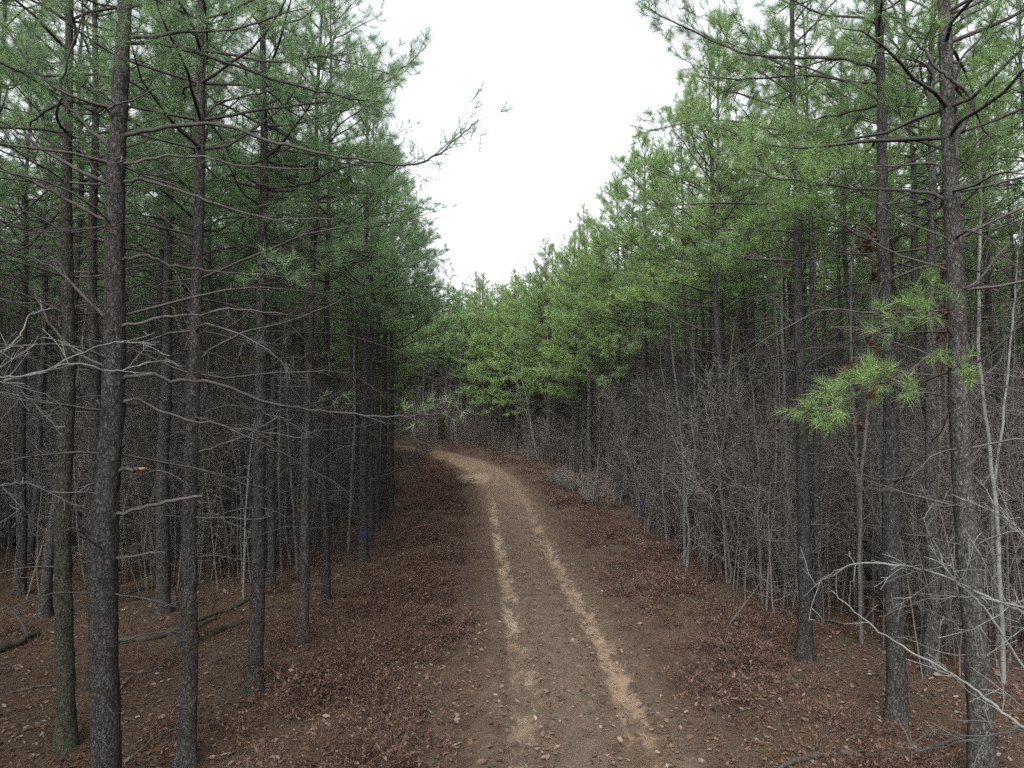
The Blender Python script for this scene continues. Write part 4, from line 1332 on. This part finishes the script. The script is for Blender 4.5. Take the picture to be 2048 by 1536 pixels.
def traced_sapling(pts, d, r0, label, mt='pale', seed=1, dens=2.2, reach=1.0, start=0.45, ext=2.0, oak=None, name='bare_sapling', base_on_ground=True, level=2, dd=0.0):
    thick = 1.7 if dens > 4 else 1.0
    rng = np.random.default_rng(seed)
    dv = np.linspace(0, dd, len(pts))
    P = np.array([at(px, py, d + q) for (px, py), q in zip(pts, dv)])
    if base_on_ground:
        g0 = np.array([P[0][0] - 0.04 * rng.normal(), P[0][1], gz(P[0][0], P[0][1]) - 0.05])
        if g0[2] < P[0][2] - 0.1: P = np.vstack([g0, P])
        else: P[0][2] = g0[2]
    e = unit(P[-1] - P[-2]); 
    if ext > 0: P = np.vstack([P, P[-1] + e * ext * 0.5 + rng.normal(size=3) * 0.08, P[-1] + e * ext])
    o = P[0].copy()
    P = smooth_line(P - o, 5)
    P[1:] += rng.normal(size=(len(P) - 1, 3)) * 0.008
    root = empty(name, o)
    q = np.linspace(0, 1, len(P))
    tb = MB(); tb.tube(P, r0 * (1 - q) ** 0.7 + 0.004, 9, 0, False, 1 + 0.05 * rng.normal(size=(len(P), 9)))
    tb.obj('trunk', [M[mt]], root)
    cr = MB(); twiggy(cr, rng, P, r0 * 0.6, dens, reach, 0, 0.6, level, start, thick)
    cr.obj('crown', [M[mt]], root)
    if oak:
        V = np.vstack(cr.V)
        hi = np.nonzero(V[:, 2] > np.percentile(V[:, 2], 45))[0]
        sel = rng.choice(hi, oak)
        lv = MB()
        c = V[sel] + rng.normal(size=(oak, 3)) * 0.03
        nrm = unit(rng.normal(size=(oak, 3))); ex = unit(np.cross(nrm, rng.normal(size=(oak, 3)))); ey = np.cross(nrm, ex)
        s = rng.uniform(0.03, 0.055, oak)
        VV = np.stack([c + (ex * a + ey * b2 + nrm * c2) * s[:, None] for a, b2, c2 in shape], 1).reshape(-1, 3)
        i = np.arange(oak) * 6
        lv.add(VV, np.vstack([np.stack([i, i + 1, i + 2, i + 3], 1), np.stack([i, i + 3, i + 4, i + 5], 1)]))
        lv.obj('leaves', [M['oak']], root, False)
    tag(root, label, 'tree' if oak else 'sapling')
    return root


traced_sapling([(1367, 938), (1355, 800), (1342, 672)], 21, 0.042, 'pale grey sapling with a white stem, left of the pale double-stemmed sapling', seed=1, level=1)
traced_sapling([(1397, 902), (1390, 790), (1386, 672)], 22, 0.034, 'pale sapling right of the white-stemmed one, behind the grey twigs', seed=2, level=1)
traced_sapling([(1574, 1010), (1570, 830), (1563, 620), (1562, 500)], 17, 0.05, 'tall smooth pale sapling just left of the flared-foot pine', seed=3, level=1)
traced_sapling([(1560, 1060), (1562, 870), (1552, 640)], 18, 0.026, 'thin pale sapling rising beside the smooth pale one', seed=4, level=1, mt='grey')
traced_sapling([(1640, 1000), (1634, 820), (1628, 600), (1632, 480)], 17, 0.032, 'wavy pale sapling just right of the flared-foot pine', seed=5, level=1)
traced_sapling([(1722, 1130), (1713, 930), (1703, 705), (1705, 500)], 15, 0.04, 'pale sapling behind the green bough, midway between two right-hand pines', seed=6, level=1)
traced_sapling([(1998, 1120), (1994, 1050), (1979, 900), (1958, 720), (1957, 536), (1962, 400), (1950, 250)], 11.5, 0.036, 'pale leaning sapling close right of the crooked-limbed pine, curved stem', seed=7)
traced_sapling([(1985, 1100), (1994, 940), (2012, 780), (2027, 620)], 13, 0.03, 'pale sapling leaning outward at the right picture edge', seed=8)
traced_sapling([(592, 1112), (585, 993), (576, 858), (572, 700)], 20, 0.038, 'pale leaning sapling behind the brownish pine, tip to the left', seed=9, level=1)
traced_sapling([(595, 1060), (596, 993), (610, 797), (612, 680)], 22, 0.034, 'pale thin sapling crossing the leaning one, tip to the right', seed=10, level=1)
traced_sapling([(697, 1063), (708, 876), (709, 715), (712, 560)], 23, 0.045, 'pale blotchy sapling just left of the left blue-marked pine', seed=11, level=1)
traced_sapling([(1075, 918), (1062, 850), (1052, 790), (1038, 745)], 50, 0.06, 'white forking sapling on the outside of the bend', seed=12, dens=2.5, reach=1.5, start=0.2)
traced_sapling([(1375, 1120), (1378, 1060), (1372, 1000), (1390, 900)], 19, 0.035, 'short pale sapling with spreading twigs before the stout dark pine', seed=13, dens=4.5, reach=1.5, start=0.1)
traced_sapling([(1460, 1130), (1440, 960), (1448, 880), (1455, 800)], 18, 0.04, 'grey spreading sapling in front of the stout dark pine', seed=14, dens=5, reach=1.8, start=0.1, mt='grey')
traced_sapling([(1330, 1040), (1325, 960), (1335, 860), (1330, 780)], 24, 0.04, 'grey twiggy sapling right of the right blue-marked pine', seed=15, dens=5, reach=2.0, start=0.1, mt='grey')
traced_sapling([(1520, 1120), (1515, 1040), (1520, 960), (1512, 880)], 16, 0.035, 'grey twiggy sapling left of the flared-foot pine', seed=16, dens=5, reach=1.6, start=0.1, mt='grey')
traced_sapling([(1720, 1000), (1735, 830), (1745, 640), (1740, 520)], 13.5, 0.035, 'oak sapling holding rust-brown dead leaves among the right-hand pines', 'grey', 17, 3.2, 0.9, 0.2, 0.6, 900, 'oak_sapling')
traced_sapling([(1905, 1000), (1890, 800), (1895, 640), (1885, 540)], 14.5, 0.03, 'smaller oak sapling with rust-brown leaves behind the crooked-limbed pine', 'grey', 18, 3.0, 0.8, 0.3, 0.5, 600, 'oak_sapling')
traced_sapling([(600, 1120), (604, 1080), (602, 1040)], 19, 0.014, 'knee-high oak seedling with rust leaves behind the brownish leaning pine', 'dead', 19, 9, 0.5, 0.1, 0.3, 110, 'oak_sapling')

# pale boughs of two leafless trees that stand just outside the picture
def near_tree(name, base, H, boughs, label, mt, seed):
    rng = np.random.default_rng(seed)
    o = np.array([base[0], base[1], gz(*base)])
    root = empty(name, o)
    T = curve(rng, (0, 0, -0.1), (0, 0, 1), H, 12, np.zeros(3), 0.02)
    tb = MB(); tb.tube(T, 0.07 * np.linspace(1, 0.1, 12) ** 0.8, 10, 0)
    tb.obj('trunk', [M[mt]], root)
    for pts, d0, d1, r0, reach, dens in boughs:
        P = np.array([at(px, py, d) for (px, py), d in zip(pts, np.linspace(d0, d1, len(pts)))]) - o
        zt = min(max(P[0][2] - 0.5, 0.2), H - 0.3)
        rootp = np.array([np.interp(zt, T[:, 2], T[:, 0]), np.interp(zt, T[:, 2], T[:, 1]), zt])
        P = smooth_line(np.vstack([rootp, P]), 6)
        P[2:] += rng.normal(size=(len(P) - 2, 3)) * 0.005
        q = np.linspace(0, 1, len(P))
        r0 *= 0.62
        B = MB(); B.tube(P, r0 * (1 - q) ** 0.8 + 0.0028, 8, 0, False, 1 + 0.06 * rng.normal(size=(len(P), 8)))
        twiggy(B, rng, P, r0 * 0.45, dens * 1.15, reach * 1.2, 0, 0.1, 2, 0.25)
        B.obj('branch', [M[mt]], root)
    tag(root, label, 'tree')


near_tree('bare_tree', (-4.4, 4.8), 6.5, [
    ([(-60, 778), (0, 764), (80, 745), (150, 726), (215, 742), (260, 736), (320, 722), (370, 735)], 4.9, 5.8, 0.014, 0.55, 5.0),
    ([(-60, 770), (30, 755), (90, 742), (140, 716), (210, 690), (270, 684), (340, 712)], 4.9, 5.7, 0.011, 0.5, 5.0),
    ([(-80, 740), (0, 705), (40, 672), (60, 630), (110, 615)], 4.8, 5.4, 0.012, 0.4, 5.0),
    ([(-60, 985), (0, 972), (60, 968), (110, 985), (150, 1010)], 4.7, 5.4, 0.008, 0.5, 7.0),
    ([(-60, 965), (10, 978), (50, 1015), (70, 1060), (78, 1100)], 4.7, 5.2, 0.007, 0.35, 6.0),
    ([(-40, 760), (10, 775), (60, 800), (110, 850), (130, 890)], 4.9, 5.6, 0.007, 0.4, 5.0)],
    'leafless tree beyond the left edge whose pale thin boughs reach in', 'pale', 71)
near_tree('bare_tree', (4.5, 4.9), 4.0, [
    ([(2120, 1500), (2040, 1450), (1970, 1395), (1900, 1345), (1830, 1305), (1760, 1265), (1700, 1215), (1660, 1180)], 5.0, 6.2, 0.017, 0.7, 5.0),
    ([(2120, 1260), (2048, 1226), (1960, 1186), (1870, 1146), (1800, 1131), (1715, 1126), (1650, 1155), (1605, 1195)], 5.0, 6.3, 0.014, 0.6, 5.0),
    ([(2110, 1400), (2045, 1330), (1985, 1240), (1955, 1200), (1900, 1150), (1880, 1110), (1850, 1040), (1868, 1005)], 5.0, 5.8, 0.013, 0.6, 5.0),
    ([(2110, 1240), (2030, 1210), (1960, 1196), (1880, 1195), (1820, 1210), (1760, 1235)], 5.0, 6.0, 0.009, 0.5, 5.0),
    ([(2110, 1480), (2020, 1465), (1940, 1480), (1850, 1500), (1790, 1490)], 5.0, 6.0, 0.009, 0.6, 5.0),
    ([(2100, 1120), (2040, 1060), (1990, 1010), (1960, 960)], 5.2, 6.0, 0.008, 0.5, 5.0)],
    'leafless tree beyond the right edge whose lichen-pale boughs sweep in low', 'pale', 72)


# ------------------------------------------------------------------ shrubs, logs, sticks
def shrub(px, py, h, spread, n, label, mt='twig', seed=1, leaves=0):
    n = int(n * (1.7 if px > 1000 else 0.9))
    rng = np.random.default_rng(seed)
    g0 = ground_at(px, py)
    root = empty('bare_shrub', (g0[0], g0[1], gz(g0[0], g0[1])))
    B = MB()
    for i in range(n):
        az = rng.uniform(0, 6.28); r = spread * 0.25 * rng.uniform()
        d = unit(np.array([math.cos(az) * rng.uniform(0.1, 0.9), math.sin(az) * rng.uniform(0.1, 0.9), 1.0]))
        P = curve(rng, (r * math.cos(az), r * math.sin(az), -0.05), d, h * rng.uniform(0.6, 1.15), 6, np.array([math.cos(az), math.sin(az), -0.2]) * 0.4, 0.08)
        B.tube(P, np.linspace(0.011, 0.004, 6), 4, 0, False)
        twiggy(B, rng, P, 0.012, 8, h * 0.4, 0, 0.5, 2, 0.2, 1.8)
    B.obj('stems', [M[mt]], root)
    if leaves:
        V = np.vstack(B.V); sel = rng.integers(0, len(V), leaves); c = V[sel] + rng.normal(size=(leaves, 3)) * 0.02
        nrm = unit(rng.normal(size=(leaves, 3)) + np.array([0, 0, 1])); ex = unit(np.cross(nrm, rng.normal(size=(leaves, 3)))); ey = np.cross(nrm, ex)
        s = rng.uniform(0.03, 0.06, leaves); lv = MB()
        lv.add(np.stack([c + (ex * a + ey * b2 + nrm * c2) * s[:, None] for a, b2, c2 in shape], 1).reshape(-1, 3),
               np.vstack([np.stack([np.arange(leaves) * 6 + q for q in (0, 1, 2, 3)], 1), np.stack([np.arange(leaves) * 6 + q for q in (0, 3, 4, 5)], 1)]))
        lv.obj('leaves', [M['green']], root, False)
    tag(root, label, 'shrub')


shrub(815, 945, 2.4, 1.6, 16, 'tall grey shrub at the inside of the bend, left road edge', seed=1)
shrub(845, 915, 2.0, 1.5, 14, 'grey shrub farthest along the inside of the bend', seed=2)
shrub(795, 985, 1.8, 1.3, 12, 'brown-grey shrub nearest the left roadside row of pines', seed=3)
shrub(1110, 972, 1.1, 1.4, 22, 'rounded grey bush on the right verge opposite the puddle', seed=4)
shrub(1150, 985, 1.5, 1.4, 16, 'second grey bush on the right verge, behind the rounded one', seed=5)
shrub(1060, 925, 1.4, 1.4, 14, 'small grey bush at the foot of the white forking sapling', seed=6)
shrub(1200, 1015, 1.6, 1.5, 16, 'grey bush left of the right blue-marked pine', seed=7)
shrub(1350, 1050, 1.3, 1.0, 9, 'twiggy bush with a few dark green leaves, right of the right blue-marked pine', seed=8, leaves=60)
shrub(1420, 1100, 1.6, 1.6, 16, 'low grey thicket before the stout dark pine', seed=9)
shrub(1500, 1130, 1.5, 1.6, 14, 'low grey thicket between the stout dark pine and the flared-foot pine', seed=10)

# small dark green cedar at the bend
g0 = ground_at(884, 888)
rng = np.random.default_rng(81)
root = empty('cedar_tree', (g0[0], g0[1], gz(g0[0], g0[1])))
tb = MB(); T = curve(rng, (0, 0, -0.1), (0, 0, 1), 2.3, 8, np.zeros(3), 0.02); tb.tube(T, np.linspace(0.04, 0.008, 8), 7)
tb.obj('trunk', [M['limb']], root)
cr = MB(); tf = Tufts()
for z in np.linspace(0.3, 2.25, 26):
    for q in range(5):
        az = rng.uniform(0, 6.28); L = 0.62 * (1 - (z / 2.5) ** 1.4) * rng.uniform(0.6, 1.1) + 0.08
        P = limb(cr, tf, rng, (0, 0, z), (math.cos(az), math.sin(az), 0.6), L, 0.01, True, n=4, k=3, dens=2.5)
tf.grow(cr, rng, 22, (0.05, 0.10), 0.011)
cr.obj('crown', [M['limb'], M['cedar']], root)
tag(root, 'small dark green cedar beside the road where it bends away', 'tree')


def ground_log(name, pts, r0, r1, mt, label, cat, sink=0.6, seed=0, k=10, twigs=0):
    rng = np.random.default_rng(seed)
    P = np.array([ground_at(*q) for q in pts])
    P = smooth_line(P, 9)
    q = np.linspace(0, 1, len(P)); R = (r0 + (r1 - r0) * q) * (1 + 0.13 * np.sin(q * 23 + seed) * np.sin(q * 9 + 1))
    P[:, 0] += 0.02 * np.sin(q * 17 + seed)
    P[:, 2] = tz(P[:, 0], P[:, 1]) + R * sink + 0.02 * np.abs(np.sin(q * 5 + seed))
    o = P[0].copy()
    root = empty(name, o)
    B = MB(); B.tube(P - o, R, k, 0, True, 1 + 0.11 * rng.normal(size=(len(P), k)))
    B.obj('trunk' if r0 > 0.055 else 'stem', [M[mt]], root)
    for i in range(twigs):
        j = rng.integers(2, len(P) - 1)
        d = unit(unit(P[j] - P[j - 1]) + rng.normal(size=3) * 0.6 + np.array([0, 0, 0.3]))
        Q = curve(rng, P[j] - o, d, rng.uniform(0.3, 0.9), 6, np.array([0, 0, -0.3]), 0.12)
        B2 = MB(); B2.tube(Q, np.linspace(max(0.006, R[j] * 0.5), 0.003, 6), 5, 0, False); B2.obj('branch', [M[mt]], root)
    tag(root, label, cat)


ground_log('fallen_log', [(235, 1290), (330, 1268), (430, 1230), (505, 1198)], 0.07, 0.045, 'moss', 'long mossy fallen log, upper of the pair beside the dark pine', 'log', 0.25, seed=1, twigs=2)
ground_log('fallen_log', [(240, 1282), (300, 1280), (370, 1262), (430, 1240)], 0.075, 0.055, 'moss', 'thick mossy fallen log, lower of the pair beside the dark pine', 'log', 0.25, seed=2, twigs=1)
ground_log('fallen_log', [(420, 1272), (455, 1258), (500, 1246)], 0.06, 0.05, 'moss', 'short mossed log piece left of the pale-barked verge pine', 'log', 0.2, seed=3)
ground_log('fallen_log', [(-30, 1310), (30, 1295), (75, 1272)], 0.07, 0.05, 'moss', 'mossy log end at the left edge under a leaning dead stem', 'log', seed=4)
ground_log('fallen_branch', [(1560, 1545), (1620, 1520), (1690, 1513), (1790, 1522), (1860, 1505), (1930, 1478), (1975, 1462)], 0.03, 0.022, 'dead', 'long thick fallen branch along the lower right edge', 'branch', 0.9, 5, 7, 4)
ground_log('fallen_branch', [(1625, 1505), (1650, 1475), (1675, 1440)], 0.012, 0.008, 'dead', 'bent fallen stick upright of the long fallen branch', 'branch', 1.0, 6, 6, 1)
ground_log('fallen_branch', [(1337, 1452), (1380, 1468), (1428, 1484)], 0.013, 0.008, 'dead', 'thin straight stick beside the right wheel track', 'branch', 1.0, 7, 6)
ground_log('fallen_branch', [(1430, 1436), (1490, 1424), (1545, 1405)], 0.010, 0.007, 'dead', 'thin pale stick on the right litter, pointing at the pine between', 'branch', 1.0, 8, 6)
ground_log('fallen_branch', [(1460, 1222), (1520, 1228), (1578, 1228)], 0.02, 0.012, 'dead', 'dark fallen stick lying left of the flared-foot pine', 'branch', 1.0, 9, 6, 1)
ground_log('fallen_branch', [(1640, 1240), (1690, 1252), (1725, 1262)], 0.03, 0.02, 'dead', 'dark fallen bough right of the flared-foot pine', 'branch', 1.0, 10, 6, 1)
ground_log('fallen_branch', [(588, 1310), (612, 1302), (634, 1294)], 0.012, 0.008, 'dead', 'short stick at the foot of the brownish leaning pine', 'branch', 1.0, 11, 6)
ground_log('fallen_branch', [(490, 1396), (504, 1394), (518, 1391)], 0.012, 0.010, 'dead', 'short stick at the foot of the pale-barked verge pine', 'branch', 1.0, 12, 6)
ground_log('fallen_branch', [(20, 1390), (75, 1378), (120, 1372)], 0.02, 0.012, 'dead', 'dark fallen stick left of the mossy-footed pine', 'branch', 1.0, 15, 6, 1)
ground_log('fallen_branch', [(255, 1190), (330, 1170), (420, 1160)], 0.03, 0.018, 'dead', 'grey fallen bough behind the mossy logs', 'branch', 0.8, 16, 6, 2)
ground_log('fallen_branch', [(420, 1330), (455, 1318), (490, 1312)], 0.016, 0.01, 'dead', 'crooked fallen stick between the straight grey pine and the pale-barked verge pine', 'branch', 1.0, 17, 6, 1)
ground_log('fallen_branch', [(640, 1128), (680, 1112), (712, 1088)], 0.016, 0.008, 'grey', 'pale thin fallen stick at the foot of the left blue-marked pine', 'branch', 2.0, 18, 6)
ground_log('fallen_branch', [(250, 1530), (330, 1470), (400, 1440), (440, 1410)], 0.011, 0.006, 'grey', 'long thin pale stick beneath the straight grey pine', 'branch', 2.0, 13, 6, 3)
ground_log('fallen_branch', [(240, 1350), (300, 1345), (340, 1320), (352, 1300)], 0.011, 0.006, 'grey', 'curved pale stick below the mossy logs', 'branch', 2.0, 14, 6, 2)

# leaning dead stems
def leaning(pts_, d0, d1, r0, label, mt, seed):
    rng = np.random.default_rng(seed)
    g0 = ground_at(*pts_[0]); d0 = g0[1]
    P = np.array([at(px, py, d0 + (d1 * q)) for (px, py), q in zip(pts_, np.linspace(0, 1, len(pts_)))])
    P[0] = g0 + np.array([0, 0, -0.05]); o = P[0].copy(); P = smooth_line(P - o, 5)
    root = empty('dead_stem', o)
    B = MB(); B.tube(P, r0 * np.linspace(1, 0.35, len(P)), 7, 0, True); B.obj('stem', [M[mt]], root)
    tag(root, label, 'dead wood')


leaning([(1444, 1262), (1480, 1220), (1510, 1180), (1524, 1160)], 0, 0.6, 0.018, 'straight dead stick leaning up from the litter left of the flared-foot pine', 'dead', 1)
leaning([(62, 1278), (40, 1240), (15, 1215), (-10, 1195)], 0, 0.3, 0.035, 'leaning dead stem rising from the mossy log end at the left edge', 'dead', 2)
leaning([(356, 1215), (352, 1180), (337, 1155)], 0, -0.3, 0.022, 'short pale barkless snag before the dark pine behind the logs', 'grey', 3)
